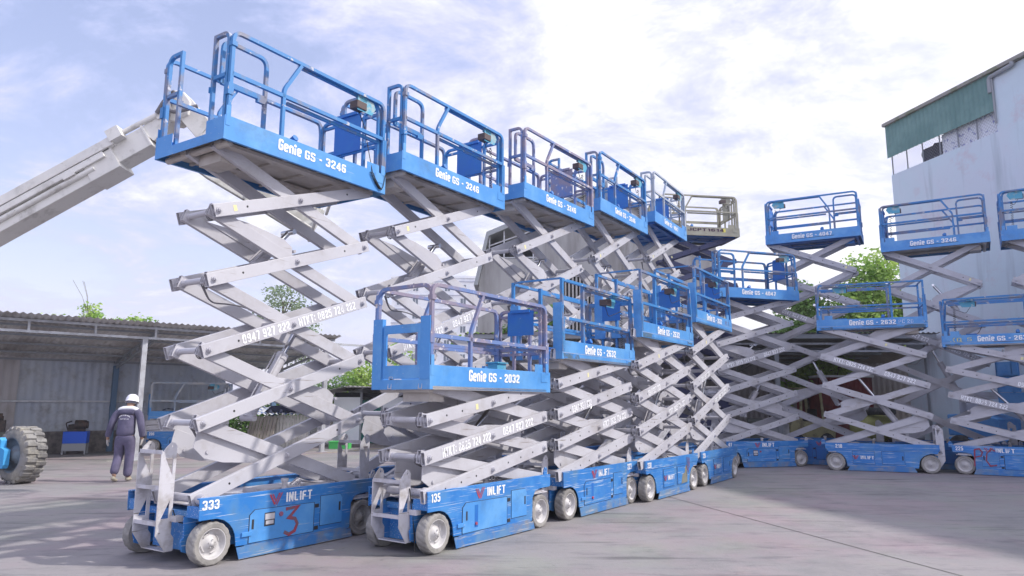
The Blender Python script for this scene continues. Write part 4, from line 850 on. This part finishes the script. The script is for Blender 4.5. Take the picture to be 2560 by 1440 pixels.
tree('tree',(-6.3,30,0),[((0,0,2.7),(.9,.7,.9)),((.4,0,1.9),(.9,.7,.7)),((1.4,.2,3.1),(.7,.6,.8)),((2.1,.1,2.3),(.9,.7,.9))],4200,.15,'leaf_bright','bright yellow green tree above the green door hut')
tree('tree',(-16.5,27.5,0),[((0,0,4.85),(.38,.3,.42)),((.5,0,4.55),(.35,.3,.2)),((1.2,0,4.4),(.4,.3,.22)),((2.1,0,4.45),(.5,.3,.28)),((-1.6,0,4.45),(.9,.3,.2))],1300,.14,'leaf_bright','sparse leafy shoots with bare twigs above the left shed roof',bare=3,trunk_r=.06)
tree('tree',(.9,33,0),[((0,0,5.0),(.8,.7,.75)),((-.9,0,4.4),(.8,.7,.6)),((.7,0,4.2),(.9,.7,.7)),((.95,0,5.3),(.5,.5,.5))],4200,.20,'leaf','broad leafed green tree in front of the old concrete building')
tree('tree',(-1.7,33,0),[((0,0,4.3),(.55,.5,.35)),((-.9,0,4.2),(.3,.4,.25))],900,.15,'leaf_bright','small bright tree top peeking over the long shed roof')
tree('tree',(14.6,28,0),[((0,0,6.6),(1.15,1,1.1)),((-.9,0,5.6),(1.0,1,.9)),((1.2,0,5.7),(1.2,1,1.1)),((.1,0,4.6),(1.7,1,1.1)),((1.5,0,4.3),(1.3,1,1.0)),((-.9,0,4.0),(1.1,1,.8))],10500,.19,'leaf_bright','large leafy green tree beside the corner of the grey building')
tree('tree',(11.8,28.5,0),[((0,0,5.6),(.9,.8,.8)),((.6,0,4.7),(1.1,.9,.8)),((-.5,0,4.5),(.9,.8,.8)),((-.9,0,3.9),(.9,.8,.5))],5200,.17,'leaf','darker green tree left of the large leafy one')
tree('tree',(10.3,25.2,0),[((.3,0,2.55),(.7,.5,.5)),((1.0,0,2.2),(.7,.5,.55)),((-.5,0,1.9),(.5,.5,.4)),((1.3,0,2.8),(.4,.4,.3))],3000,.16,'leaf_bright','leafy young tree growing under the long shed roof edge',trunk_r=.09)
tree('bush',(5.6,27.7,0),[((0,0,2.0),(.8,.5,.8)),((1.2,0,1.5),(.8,.5,.6))],2000,.15,'leaf_bright','bright bush seen low through the left row arms','bush',trunk_r=.04)
# ---- hut with green door
root=empty('yard_hut',(-5.9,24.0,0),R(2)); tag(root,'small white hut with a green corrugated door','hut')
m=MB(); m.prism([(0,.1),(.86,.1),(.86,1.62),(0,1.62)],(0,.08,0),(1,0,0),(0,0,1),.08); m.prism([(1.62,.1),(3.4,.1),(3.4,1.62),(1.62,1.62)],(0,.08,0),(1,0,0),(0,0,1),.08); m.box((0,.08,.1),(.08,2.5,1.6)); m.box((3.32,.08,.1),(3.4,2.5,1.6)); m.box((0,2.4,.1),(3.4,2.48,2)); m.obj('wall','white_wall',root)
m=MB(); m.box((-.1,-.1,0),(3.6,2.6,.1)); m.obj('plinth','block',root)
m=MB(); m.box((.86,.0,.1),(.93,.07,1.78)); m.box((1.55,.0,.1),(1.62,.07,1.78)); m.obj('door_frame','frame_d',root)
m=MB(); corr(m,(.93,.05,.12),(.62,0,0),(0,0,1.4),.1,.012,6,True); m.obj('door','green_door',root)
m=MB(); m.box((0,.12,1.62),(3.4,.16,1.78)); m.obj('lintel_shade_strip','dark',root)  # near-black strip standing in for the shade under the hut roof
m=MB(); corr(m,(-1.1,-.7,1.62),(1.65,0,.36),(0,3.2,0),.15,.015); corr(m,(.55,-.7,1.98),(3.6,0,-.14),(0,3.2,0),.15,.015); m.box((.5,-.72,1.93),(4.1,-.70,1.96)); m.obj('roof','zinc_top',root)
m=MB(); m.box((0,0,0),(.62,.42,.2)); m.box((-.02,-.02,.2),(.64,.44,.23)); o=m.obj('plastic_crate','green_plastic'); o.location=(-5.75,22.95,0); tag(o,'bright green plastic crate on the ground by the hut wall','crate')
# plank stall
root=empty('plank_stall',(-7.75,23.6,0),R(3)); tag(root,'whitewashed vertical plank stall with patched roof beside the hut','shed')
m=MB()
for q in range(11): m.box((q*.105,0,.0),(q*.105+.088,.02,1.02+.01*(q%3)))
m.box((0,.02,.2),(1.15,.06,.28)); m.box((0,.02,.8),(1.15,.06,.88)); m.box((0,.06,0),(.04,1.2,1)); m.box((1.12,.06,0),(1.16,1.2,1)); m.obj('plank_wall','plank_white',root)
m=MB(); corr(m,(-.95,-.3,1.06),(2.3,0,0),(0,1.6,.22),.2,.03); m.obj('roof','tarp_blue',root)
m=MB(); m.prism([(0,0),(1.3,0),(1.1,.16),(.7,.22),(.2,.18)],(-.3,.5,1.14),(1,0,0),(0,0,1),.5); m.cyl((-.1,-.1,1.1),(-.1,-.1,1.22),.1,10,.03); m.cyl((.25,-.12,1.1),(.25,-.12,1.22),.1,10,.03); m.obj('roof_bundle','cloth_dark',root)
for q,(x_,lb) in enumerate(((-8.55,'grey wooden pallet leaning leftmost against the plank stall'),(-8.12,'wooden pallet leaning against the plank stall, right of the other pallet'))):
    m=MB()
    for k_ in range(4): m.box((k_*.11,0,0),(k_*.11+.09,.02,1.05))
    for zz in(.05,.5,.95): m.box((0,.02,zz),(.42,.09,zz+.08))
    o=m.obj('pallet','wood'); o.location=(x_,23.25,0); o.rotation_euler=(R(-14),R(5),R(-8)); tag(o,lb,'pallet','pallets beside the plank stall')
root=empty('mesh_fence',(-6.6,23.7,0),0); tag(root,'low diamond mesh fence between plank stall and hut','fence')
m=MB()
for q in range(26):
    x0=-1+q*.08; c0=max(0,-x0); c1=max(0,x0+.9-.95); 
    if x0+c0<.95: m.tube([(x0+c0,0,.1+c0),(x0+.9-c1,0,1.0-c1)],.006,3); m.tube([(x0+c0,0,1.0-c0),(x0+.9-c1,0,.1+c1)],.006,3)
m.obj('mesh','frame_w',root)
for x_ in(0,.48,.95): m=MB(); m.box((x_-.02,-.02,0),(x_+.02,.02,1.05)); m.obj('post','frame_w',root)
# ---- things inside the left shed
def LS(x_,y_): v=T(-9.42,18.29,RZ)@Vector((x_,y_,0)); return (v.x,v.y,0)
root=empty('lathe',LS(-2.55,3.1),RZ-.15); tag(root,'old black metalworking lathe standing against the shed wall behind the big tyre','lathe')
m=MB(); m.box((-2.2,-.15,.72),(.1,.2,.82)); m.box((-.25,-.22,.0),(.2,.25,.66)); m.box((-2.2,-.22,0),(-1.7,.25,.66)); m.obj('bed','olive_metal',root)
m=MB(); m.box((-2.2,-.2,.82),(-1.5,.22,1.22)); m.cyl((-1.5,0,1.05),(-1.28,0,1.05),.12,14); m.obj('headstock','iron',root,.02)
m=MB(); m.box((-.32,-.28,.66),(.16,.2,.95)); m.cyl((-.2,-.1,.95),(-.2,-.1,1.12),.07,8); m.cyl((-.1,-.3,.85),(-.1,-.34,.85),.07,12); m.box((-.22,-.15,1.05),(.08,-.05,1.13)); m.cyl((.06,-.1,.95),(.06,-.1,1.06),.05,8); m.tube([(-.2,-.2,1.1),(-.05,-.3,1.2)],.015,5); m.obj('carriage','iron',root,.01)
root=empty('pump_unit',LS(-.72,3.25),RZ-.35); tag(root,'vivid blue pump unit on a pale metal stand against the shed wall','machine')
m=MB(); m.box((-.29,-.2,.30),(.29,.25,.62)); m.obj('tank','pump_blue',root,.01)
m=MB(); m.box((-.29,-.205,.10),(.29,-.195,.29))
for sx in(-.27,.27):
    for sy in(-.18,.2): m.box((sx-.02,sy-.02,0),(sx+.02,sy+.02,.30))
m.box((-.28,-.2,.27),(.28,.22,.299)); m.box((-.27,-.199,.2),(.27,-.17,.29))
m.obj('stand','drum',root)
m=MB(); m.cyl((-.05,0,.80),(.22,0,.80),.13,16); m.cyl((.22,0,.80),(.27,0,.80),.10,16); m.cyl((-.2,0,.72),(-.05,0,.74),.09,12); m.box((-.2,-.1,.62),(.2,.1,.69)); m.tube(rnd([(-.2,-.05,.64),(-.27,-.05,.85),(-.12,-.08,.9)],.05),.02,6); m.obj('motor','iron',root)
root=empty('scrap_pile',(-8.0,21.75,1.0),.5); 
m=MB(); rs=random.Random(4)
for q in range(26): 
    a_=Vector((rs.uniform(-.9,.4),rs.uniform(-.25,.25),1.0+rs.uniform(.22,.4))); b_=a_+Vector((rs.uniform(-.5,.6),rs.uniform(-.1,.1),rs.uniform(-.05,.08))); m.tube([a_,b_],.018,4)
bpy.data.objects.remove(root); o=m.obj('scrap_heap','cloth_dark'); o.location=(-9.42,21.67,-.12); o.rotation_euler=(0,0,.5); tag(o,'dark heap of scrap rods lying on the lowered lift 206 deck','scrap')
# ---- things under the right shed
root=empty('forklift',(9.35,23.2,0),R(12)); tag(root,'faded yellow forklift with overhead guard parked inside the long shed','forklift')
m=MB(); m.prism([(-.75,.35),(.8,.35),(.85,.75),(.5,.95),(-.2,.9),(-.7,1.1),(-.78,.6)],(0,.45,0),(1,0,0),(0,0,1),.9); m.obj('body','forklift',root,.03)
m=MB()
for sx,zz in((-.35,.95),(.45,.9)):
    for sy in(-.4,.4): m.sweep([(sx,sy,zz),(sx+(.05 if sx<0 else -.08),sy,1.95)],(0,1,0),.03)
m.box((-.4,-.44,1.93),(.45,.44,1.97)); m.obj('overhead_guard','forklift',root)
m=MB(); m.box((-1.0,-.35,.1),(-.9,-.25,2.0)); m.box((-1.0,.25,.1),(-.9,.35,2.0)); m.box((-1.0,-.35,1.9),(-.9,.35,2.0)); m.obj('mast','iron',root)
for sx,sy in((-.55,-.48),(.5,-.48),(-.55,.36),(.5,.36)):
    m=MB(); m.lathe((sx,sy,.28),(0,1,0),[(.12,0),(.26,0),(.28,.04),(.28,.1),(.26,.14),(.12,.14)],22); o=m.obj('wheel','tyre_black',root); m=MB(); m.cyl((sx,sy+.005,.28),(sx,sy+.13,.28),.12,14); m.obj('rim','drum',o)
m=MB(); m.box((.0,-.2,.9),(.35,.2,1.0)); m.box((.28,-.2,1.0),(.38,.2,1.3)); m.obj('seat','black',root,.02)
root=empty('red_container',(10.35,24.2,0),R(-3)); tag(root,'dark red metal container with a pale top edge inside the long shed','container')
m=MB(); corr(m,(0,0,.1),(1.75,0,0),(0,0,2.25),.25,.03,6,True); m.box((0,.05,.1),(1.75,2.3,2.33)); m.obj('body','red_box',root); m=MB(); m.box((-.05,-.06,2.35),(1.8,2.4,2.42)); m.obj('top_rail','white_wall',root)
root=empty('storage_tank',(10.3,20.75,0),.2); tag(root,'dull yellow green rounded tank carrying a worn black tyre','tank')
m=MB(); m.lathe((-.55,0,.78),(1,0,0),[(.001,0),(.2,.02),(.35,.1),(.4,.25),(.4,.85),(.35,1.0),(.2,1.08),(.001,1.1)],22); m.obj('body','tank',root); m=MB(); m.box((-.4,-.3,0),(-.3,.3,.5)); m.box((.3,-.3,0),(.4,.3,.5)); m.obj('cradle','iron',root)
tp=[(.30,0),(.44,.0),(.475,.04),(.475,.17),(.44,.21),(.30,.21),(.28,.12),(.30,0)]
m=MB(); m.lathe((0,0,0),(0,0,1),tp,30); o=m.obj('tyre','tyre_black'); o.location=(10.5,20.75,1.16); tag(o,'worn black tyre lying flat on the yellow green tank','tyre','loose tyres')
clut=[('plastic_crate','crate_blue',(9.75,21.6),.55,.4,.32,'blue plastic crate on the shed floor behind lift 218'),('plastic_crate','crate_red',(11.5,20.6),.5,.4,.4,'red plastic crate near the grey wall corner'),('plastic_crate','crate_blue',(12.05,19.7),.4,.35,.35,'blue plastic crate nearest the grey wall foot'),('metal_cabinet','olive_metal',(7.6,22.6),.5,.45,1.0,'grey green cabinet at the back of the long shed')]
for nm,mt_,(x_,y_),w_,d2_,h_,lb in clut:
    m=MB(); m.box((-w_/2,-d2_/2,0),(w_/2,d2_/2,h_*.9)); m.box((-w_/2-.02,-d2_/2-.02,h_*.9),(w_/2+.02,d2_/2+.02,h_))
    for q in range(3): m.box((-w_/2-.008,-d2_/2-.008,h_*(.2+.25*q)),(w_/2+.008,d2_/2+.008,h_*(.24+.25*q)))
    o=m.obj(nm,mt_); o.location=(x_,y_,0); o.rotation_euler=(0,0,x_); tag(o,lb,'crate' if 'crate' in nm else 'cabinet')
for (x_,y_,lb) in ((11.0,19.9,'grey steel drum standing left of the blue crate'),(8.2,22.2,'grey steel drum beside the yellow forklift')):
    m=MB(); m.lathe((0,0,0),(0,0,1),[(.001,0),(.28,0),(.29,.02),(.28,.04),(.28,.28),(.295,.29),(.28,.30),(.28,.56),(.295,.57),(.28,.58),(.28,.84),(.29,.86),(.27,.86),(.27,.84),(.001,.84)],22); o=m.obj('steel_drum','drum'); o.location=(x_,y_,0); tag(o,lb,'drum','steel drums')
# blue engine powered machine behind the right row
root=empty('boom_lift',(12.3,18.3,0),R(-70)); tag(root,'blue boom lift with its cage folded down, parked against the grey building wall','boom lift')
m=MB(); m.box((-1.1,-.42,.35),(1.1,.42,.62)); m.obj('chassis','blue',root,.03)
for sx in(-.75,.75):
    for sy in(-.5,.32): m=MB(); m.lathe((sx,sy,.34),(0,1,0),[(.16,0),(.3,0),(.34,.04),(.34,.14),(.3,.18),(.16,.18)],24); o=m.obj('wheel','tyre_black',root); m=MB(); m.cyl((sx,sy+.01,.34),(sx,sy+.17,.34),.16,14); m.obj('rim','rim',o)
m=MB(); m.prism([(-1.1,.66),(.3,.66),(.3,1.1),(-.2,1.25),(-1.1,1.2)],(0,.4,0),(1,0,0),(0,0,1),.8); m.obj('turntable_cover','blue',root,.03)
m=MB(); m.box((-.9,-.1,1.28),(1.0,.1,1.5)); m.box((-.85,-.09,1.6),(.9,.09,1.78)); m.box((-.95,-.1,1.2),(-.75,.1,1.85)); m.obj('folded_boom','grey',root)
m=MB(); m.box((.35,-.4,1.5),(1.15,.4,1.75)); m.box((.35,-.4,1.76),(.9,-.35,2.5))
for sx in(.37,.75,1.12):
    for sy in(-.38,.38): m.box((sx-.02,sy-.02,1.7),(sx+.02,sy+.02,2.6))
for zz in(2.15,2.6): m.sweep([(.37,-.38,zz),(1.12,-.38,zz),(1.12,.38,zz),(.37,.38,zz)],(0,0,1),.02,closed=True)
m.obj('cage','blue',root)
# ---- boom lift at the left with the long raised boom
root=empty('boom_lift',(-9.6,13.4,0),R(-28)); tag(root,'boom lift with lugged muddy tyre and long cream boom reaching across the sky','boom lift')
inv=(Matrix.Translation((-9.6,13.4,0))@Matrix.Rotation(R(-28),4,'Z')).inverted()
def LW(p): return inv@Vector(p)
m=MB(); wc=LW((-8.88,12.95,.50)); ax=Vector((0,-1,0))
prof=[(.30,.0),(.34,-.01),(.42,.0),(.46,.03),(.475,.08),(.478,.19),(.475,.30),(.46,.35),(.42,.38),(.30,.38)]
m.lathe(wc,-ax,prof,44,True)
import math as _m
rs=random.Random(9)
for q in range(22):
    a_=2*PI*q/22
    for side_ in(0,1):
        aa=a_+side_*PI/22; y0_,y1_=(.01,.21) if side_==0 else (.17,.37)
        Mx=Matrix.Translation(wc)@Matrix.Rotation(aa,4,'Y'); k_=rs.uniform(.496,.508)
        vs=[Mx@Vector(v) for v in ((-.050,y0_,.45),(.050,y0_,.45),(.062,y1_,.45),(-.03,y1_,.45),(-.042,y0_+.02,k_),(.036,y0_+.02,k_),(.045,y1_-.01,k_),(-.022,y1_-.01,k_))]
        m.add(vs,((0,3,2,1),(4,5,6,7),(0,1,5,4),(1,2,6,5),(2,3,7,6),(3,0,4,7)))
tw=m.obj('wheel','big_tyre',root,.008)
m=MB(); m.lathe(wc,-ax,[(.31,-.005),(.29,.0),(.28,.05),(.25,.09),(.17,.10),(.16,.06),(.11,.04),(.10,.0),(.001,-.01)],34); m.obj('rim','hub_blue',tw)
m=MB(); m.prism([(-.26,-.22),(.16,-.22),(.20,-.16),(.20,.10),(.06,.14),(.06,.26),(.0,.31),(-.06,.26),(-.10,.05),(-.26,.0)],wc+Vector((-.10,-.06,0)),(1,0,0),(0,0,1),.10,[[(.0+.035*cos(t_),.235+.035*sin(t_)) for t_ in [2*PI*k_/10 for k_ in range(10)]]]); m.obj('axle_bracket','cyan_blue',root,.006)
m=MB(); m.box(LW((-9.75,12.4,.45)),LW((-12.6,14.2,.85))); m.obj('chassis','blue',root,.03)
m=MB(); m.box(LW((-10.4,12.2,1.0)),LW((-12.9,13.8,1.9))); m.obj('turntable','blue',root,.05)
for p_ in((-11.9,12.2,.5),(-12.2,15.2,.5)):
    m=MB(); m.lathe(LW(p_),-ax,prof,30); o=m.obj('wheel','big_tyre',root)
# the boom: sections along a line in the air
def beam(mb,a,b,h0,h1,wd_,u=None):
    a=Vector(a); b=Vector(b); d=(b-a).normalized(); s_=d.cross(Vector((0,0,1))).normalized(); n_=s_.cross(d).normalized(); vs=[]
    for p,h_ in((a,h0),(b,h1)): vs+=[p+s_*wd_/2+n_*h_/2,p-s_*wd_/2+n_*h_/2,p-s_*wd_/2-n_*h_/2,p+s_*wd_/2-n_*h_/2]
    mb.add(vs,((0,1,2,3),(7,6,5,4),(0,4,5,1),(1,5,6,2),(2,6,7,3),(3,7,4,0)))
    return s_,n_
BY=11.5; A0=Vector((-12.2,BY+.5,2.05)); 
Pb=lambda x_,z_:LW((x_,BY,z_))
# main section lower edge/upper edge from measured slope
s0=Vector((-12.4,BY,1.95)); e0=Vector((-6.62,BY,5.48)); dirb=(e0-s0).normalized()
m=MB(); up_=Vector((-dirb.z,0,dirb.x)); beam(m,LW(s0-up_*.06),LW(e0-up_*.06),.36,.36,.42); sd_,nn=beam(m,LW(e0-dirb*.5-up_*.05),LW(e0+dirb*.03-up_*.05),.41,.41,.47); m.obj('main_boom','boom',root,.012)
m=MB()
beam(m,LW(s0+up_*.19+Vector((0,-.24,0))),LW(e0+dirb*.12+up_*.19+Vector((0,-.24,0))),.15,.15,.10); m.obj('cable_tray','boom',root,.008)
m=MB(); beam(m,LW(s0+up_*.05+Vector((0,-.25,0))),LW(e0-dirb*.1+up_*.05+Vector((0,-.25,0))),.10,.10,.07); m.obj('cable_tray','boom',root,.006)
m=MB(); m.tube([LW(s0+up_*.125+Vector((0,-.22,0))),LW(e0+up_*.125+Vector((0,-.22,0)))],.03,8); m.obj('cable_chain','black',root)
m=MB(); m.tube([LW(s0-up_*.07+Vector((0,-.23,0))),LW(e0-dirb*.35-up_*.07+Vector((0,-.23,0)))],.045,10); m.cyl(LW(e0+up_*.27+Vector((0,-.2,0))),LW(e0+dirb*1.05+up_*.27+Vector((0,-.15,0))),.045,10)
m.obj('slide_tube','boom',root)
m=MB(); e1=e0+dirb*.62; beam(m,LW(e0+up_*.02),LW(e1+up_*.02),.36,.36,.36); beam(m,LW(e1-dirb*.02+up_*.02),LW(e1+dirb*.02+up_*.02),.40,.40,.42); m.obj('second_boom','boom',root,.01)
m=MB(); e2=Vector((-5.75,BY,6.32)); beam(m,LW(e1+up_*.04),LW(e2),.31,.33,.30); beam(m,LW(e0+dirb*.9+up_*.24),LW(e0+dirb*1.15+up_*.24),.12,.12,.36); m.obj('third_boom','boom',root,.01)
for q in range(3):
    m=MB(); p=s0.lerp(e0,.45+.22*q)+up_*.0+Vector((0,-.28,0)); beam(m,LW(p-dirb*.10),LW(p+dirb*.10),.07,.07,.05); m.obj('clamp','boom',root)
m=MB(); p=e0+dirb*.1+up_*.25; beam(m,LW(p+Vector((0,-.24,0))),LW(p+dirb*.22+Vector((0,-.24,0))),.2,.2,.2); m.obj('clamp','boom',root)
m=MB()
for q in range(2): m.tube([LW(v) for v in rnd([e0+dirb*.95+up_*.27+Vector((0,-.2,0)),e0+dirb*1.25+up_*.42+Vector((0,-.25,0)),e0+dirb*1.15+up_*.1+Vector((0,-.3,0)),e0+dirb*1.6+up_*.0+Vector((0,-.25,0))],.25,6)],.028+.01*q,7)
m.tube([LW(v) for v in rnd([e2+Vector((-.1,-.2,.15)),e2+Vector((.1,-.25,.3)),e2+Vector((.0,-.2,-.3))],.1)],.02,6); m.obj('hose','hose',root)
m=MB(); m.prism([(-.30,-.18),(.05,-.24),(.26,-.12),(.28,.12),(.16,.28),(.0,.32),(-.16,.22)],LW(e2+Vector((.05,.17,.0))),LW(e2+Vector((1.05,.17,0)))-LW(e2+Vector((.05,.17,0))),(0,0,1),.34); m.obj('elbow','boom',root,.02)
j1=Vector((-4.35,BY+.1,4.95)); m=MB(); beam(m,LW(e2+Vector((.16,0,.08))),LW(j1),.36,.30,.28); m.obj('jib','boom',root,.01)
# cage, seen from below: floor pan, rails
c1=Vector((-5.22,11.3,5.20)); c2=Vector((-3.45,11.8,4.14)); ux=(c2-c1); vy=Vector((.42,.40,1.0)).normalized()
lux=LW(c1+ux)-LW(c1); lvy=(LW(c1+vy)-LW(c1)); lo=LW(c1)
m=MB(); m.prism([(0,.0),(.10,-.02),(.5,-.0),(1,.0),(1.0,.05),(.98,.62),(.12,.66),(.0,.58)],lo,lux,lvy,.07); m.obj('cage_floor','aluminium',root,.01)
m=MB(); nn=(lux.cross(lvy)).normalized()
if nn.z<0: nn=-nn
def cp(a_,b_,c_): return lo+lux*a_+lvy*b_+nn*c_
for a_,b_ in((0,0),(1,0),(1,.6),(0,.6),(.5,.6),(.5,0)): m.tube([cp(a_,b_,.03),cp(a_,b_,.95)],.028,7)
for c_ in(.5,.95): m.tube([cp(0,0,c_),cp(1,0,c_),cp(1,.6,c_),cp(0,.6,c_)],.028,7,True)
m.obj('cage_rail','boom',root)
# ---- worker
MT['skin']=mat('skin',(.36,.22,.16),.6); MT['jacket']=mat('grey_purple_workwear',(.085,.08,.135),.85,c2=(.12,.11,.18),n2s=5,bump=1,bumps=5,rand=False); MT['trousers']=mat('grey_purple_trousers',(.10,.09,.15),.85,c2=(.135,.12,.20),n2s=5,bump=.5,bumps=9,rand=False)
MT['helmet']=mat('white_helmet',(.75,.75,.80),.3); MT['glove']=mat('pale_glove',(.45,.42,.40),.9); MT['shoe']=mat('beige_shoe',(.40,.36,.29),.8,c2=(.3,.28,.22),n2s=9); MT['yoke']=mat('white_yoke_cloth',(.72,.73,.76),.85)
def skin(name,V,E,Rr,mt,parent,sub=2,rootv=0):
    me=bpy.data.meshes.new(name); me.from_pydata(V,E,[]); o=bpy.data.objects.new(name,me); col.objects.link(o); o.parent=parent
    md=o.modifiers.new('skin','SKIN'); md.use_smooth_shade=True
    if not me.skin_vertices: 
        bpy.context.view_layer.objects.active=o
        me.attributes.get('x')
    for i,r_ in enumerate(Rr):
        me.skin_vertices[0].data[i].radius=(r_ if isinstance(r_,tuple) else (r_,r_)); me.skin_vertices[0].data[i].use_root=(i==rootv)
    s_=o.modifiers.new('sub','SUBSURF'); s_.levels=sub; s_.render_levels=sub
    me.materials.append(MT[mt]); return o
man=empty('person',(-7.12,13.42,0),R(6)); man.scale=(.93,.93,.93); tag(man,'person in purple grey workwear and white helmet walking away towards the open shed','person')
Vb=[(0,0,.93),(0,.01,1.08),(0,.03,1.24),(0,.05,1.37),(.01,.08,1.45),(.015,.12,1.53),(.02,.14,1.60),
 (-.10,0,.88),(-.10,.03,.50),(-.10,-.14,.18),(-.10,-.10,.09),(.10,0,.88),(.085,.05,.48),(.08,.03,.10),(.085,.17,.05),
 (-.20,.03,1.35),(-.28,-.01,1.09),(-.34,.02,.86),(-.345,.03,.80),(.21,.03,1.35),(.27,-.01,1.09),(.29,.05,.87),(.29,.06,.81)]
Eb=[(0,1),(1,2),(2,3),(3,4),(4,5),(5,6),(0,7),(7,8),(8,9),(9,10),(0,11),(11,12),(12,13),(13,14),(3,15),(15,16),(16,17),(17,18),(3,19),(19,20),(20,21),(21,22)]
Rb=[(.13,.10),(.12,.09),(.14,.10),(.10,.08),(.055,.055),(.082,.095),(.075,.085),.08,.055,.042,.03,.08,.055,.042,.035,.055,.04,.03,.028,.055,.04,.03,.028]
try:
    bodyo=skin('body',Vb,Eb,Rb,'skin',man)
except Exception as ex:
    print('SKINERR',ex); raise
Jv=[(0,0,.845),(0,-.005,1.0),(0,.01,1.16),(0,.03,1.29),(0,.05,1.385),(-.13,.04,1.36),(-.215,.03,1.32),(-.285,-.01,1.09),(-.335,.015,.90),(-.34,.02,.86),(.13,.04,1.36),(.215,.03,1.32),(.285,-.01,1.09),(.30,.04,.90),(.30,.05,.86)]
Je=[(0,1),(1,2),(2,3),(3,4),(4,5),(5,6),(6,7),(7,8),(8,9),(4,10),(10,11),(11,12),(12,13),(13,14)]
Jr=[(.20,.15),(.185,.14),(.18,.135),(.18,.125),(.09,.08),(.08,.08),(.082,.082),(.070,.070),(.06,.06),(.062,.062),(.08,.08),(.082,.082),(.070,.070),(.06,.06),(.062,.062)]
skin('jacket',Jv,Je,Jr,'jacket',man)
Tv=[(0,0,.95),(0,0,.86),(-.10,0,.76),(-.105,.03,.50),(-.105,-.08,.28),(-.105,-.14,.135),(.10,0,.76),(.09,.05,.48),(.085,.045,.25),(.085,.03,.075)]
Te=[(0,1),(1,2),(2,3),(3,4),(4,5),(1,6),(6,7),(7,8),(8,9)]
skin('trousers',Tv,Te,[(.165,.13),(.17,.13),(.108,.11),(.092,.092),(.085,.085),(.092,.088),(.108,.11),(.092,.092),(.088,.088),(.095,.092)],'trousers',man)
skin('yoke',[(-.20,.025,1.375),(-.10,.03,1.415),(0,.03,1.425),(.10,.03,1.415),(.20,.025,1.375)],[(0,1),(1,2),(2,3),(3,4)],[(.07,.05),(.075,.055),(.075,.055),(.075,.055),(.07,.05)],'yoke',man,2,2)
m=MB(); hc=Vector((.018,.125,1.575)); m.lathe(hc,(0,.30,1),[(.135,-.035),(.128,-.03),(.122,.0),(.118,.04),(.10,.085),(.07,.115),(.03,.128),(.001,.13)],26); m.obj('helmet','helmet',man)
m=MB(); m.lathe(hc,(0,.30,1),[(.095,-.075),(.100,-.06),(.102,-.03)],20); m.obj('helmet_harness','cloth_grey',man)
for sx in(-1,1):
    c_=Vector((-.345,.035,.80)) if sx<0 else Vector((.292,.065,.81))
    Vh=[tuple(c_+Vector((0,0,.03))),tuple(c_+Vector((0,.005,-.03)))]; Eh=[(0,1)]; Rh=[(.030,.022),(.034,.018)]
    for q,(dy_,ln) in enumerate(((-.028,.062),(-.009,.072),(.010,.068),(.028,.052))):
        i0=len(Vh); b_=c_+Vector((0,dy_*.8,-.05)); Vh+=[tuple(b_),tuple(b_+Vector((-sx*.008,dy_*.15,-ln*.5))),tuple(b_+Vector((-sx*.024,dy_*.1,-ln)))]; Eh+=[(1,i0),(i0,i0+1),(i0+1,i0+2)]; Rh+=[.0095,.009,.0075]
    i0=len(Vh); Vh+=[tuple(c_+Vector((-sx*.01,.035,-.01))),tuple(c_+Vector((-sx*.02,.055,-.045)))]; Eh+=[(0,i0),(i0,i0+1)]; Rh+=[.011,.009]
    skin('glove',Vh,Eh,Rh,'glove',man,1)
for (a_,b_,c_) in (((-.105,-.18,.11),(-.105,-.11,.05),(-.10,.0,.03)),((.08,.0,.06),(.085,.09,.05),(.09,.2,.035))):
    V_=[a_,b_,c_]; o=skin('shoe',V_,[(0,1),(1,2)],[(.048,.05),(.048,.04),(.042,.028)],'shoe',man,2)
m=MB(); s_='XE NÂNG NGƯỜI VINLIFT'; 
for i,chh in enumerate(s_):
    if chh==' ': continue
    th_=R(62)-R(124)*i/(len(s_)-1); cx_,cz_=.115*-sin(th_),1.215+.075*cos(th_)
    rgt=Vector((cos(th_),0,-sin(th_)*.65)).normalized(); uu=Vector((sin(-th_)*-1*-1,0,cos(th_))).normalized(); uu=Vector((-rgt.z,0,rgt.x))
    add_text(m,chh,(cx_,-.122+.25*cx_*cx_*4,cz_),rgt,uu,.014,.026,.02,.004)
add_text(m,T1,(0,-.118,1.215),(1,0,0),(0,0,1),.17,.022,.02,.004); m.obj('back_print','white',man)

HZ=bpy.data.materials.new('haze'); HZ.use_nodes=True; t=HZ.node_tree; t.nodes.clear(); o_=t.nodes.new('ShaderNodeOutputMaterial'); v_=t.nodes.new('ShaderNodeVolumePrincipled')
v_.inputs['Color'].default_value=(.93,.94,1,1); v_.inputs['Density'].default_value=.001; v_.inputs['Anisotropy'].default_value=.3; t.links.new(v_.outputs[0],o_.inputs['Volume']); MT['haze']=HZ
m=MB(); m.box((-330,-70,-1),(330,530,45)); tag(m.obj('haze','haze'),kind='stuff')
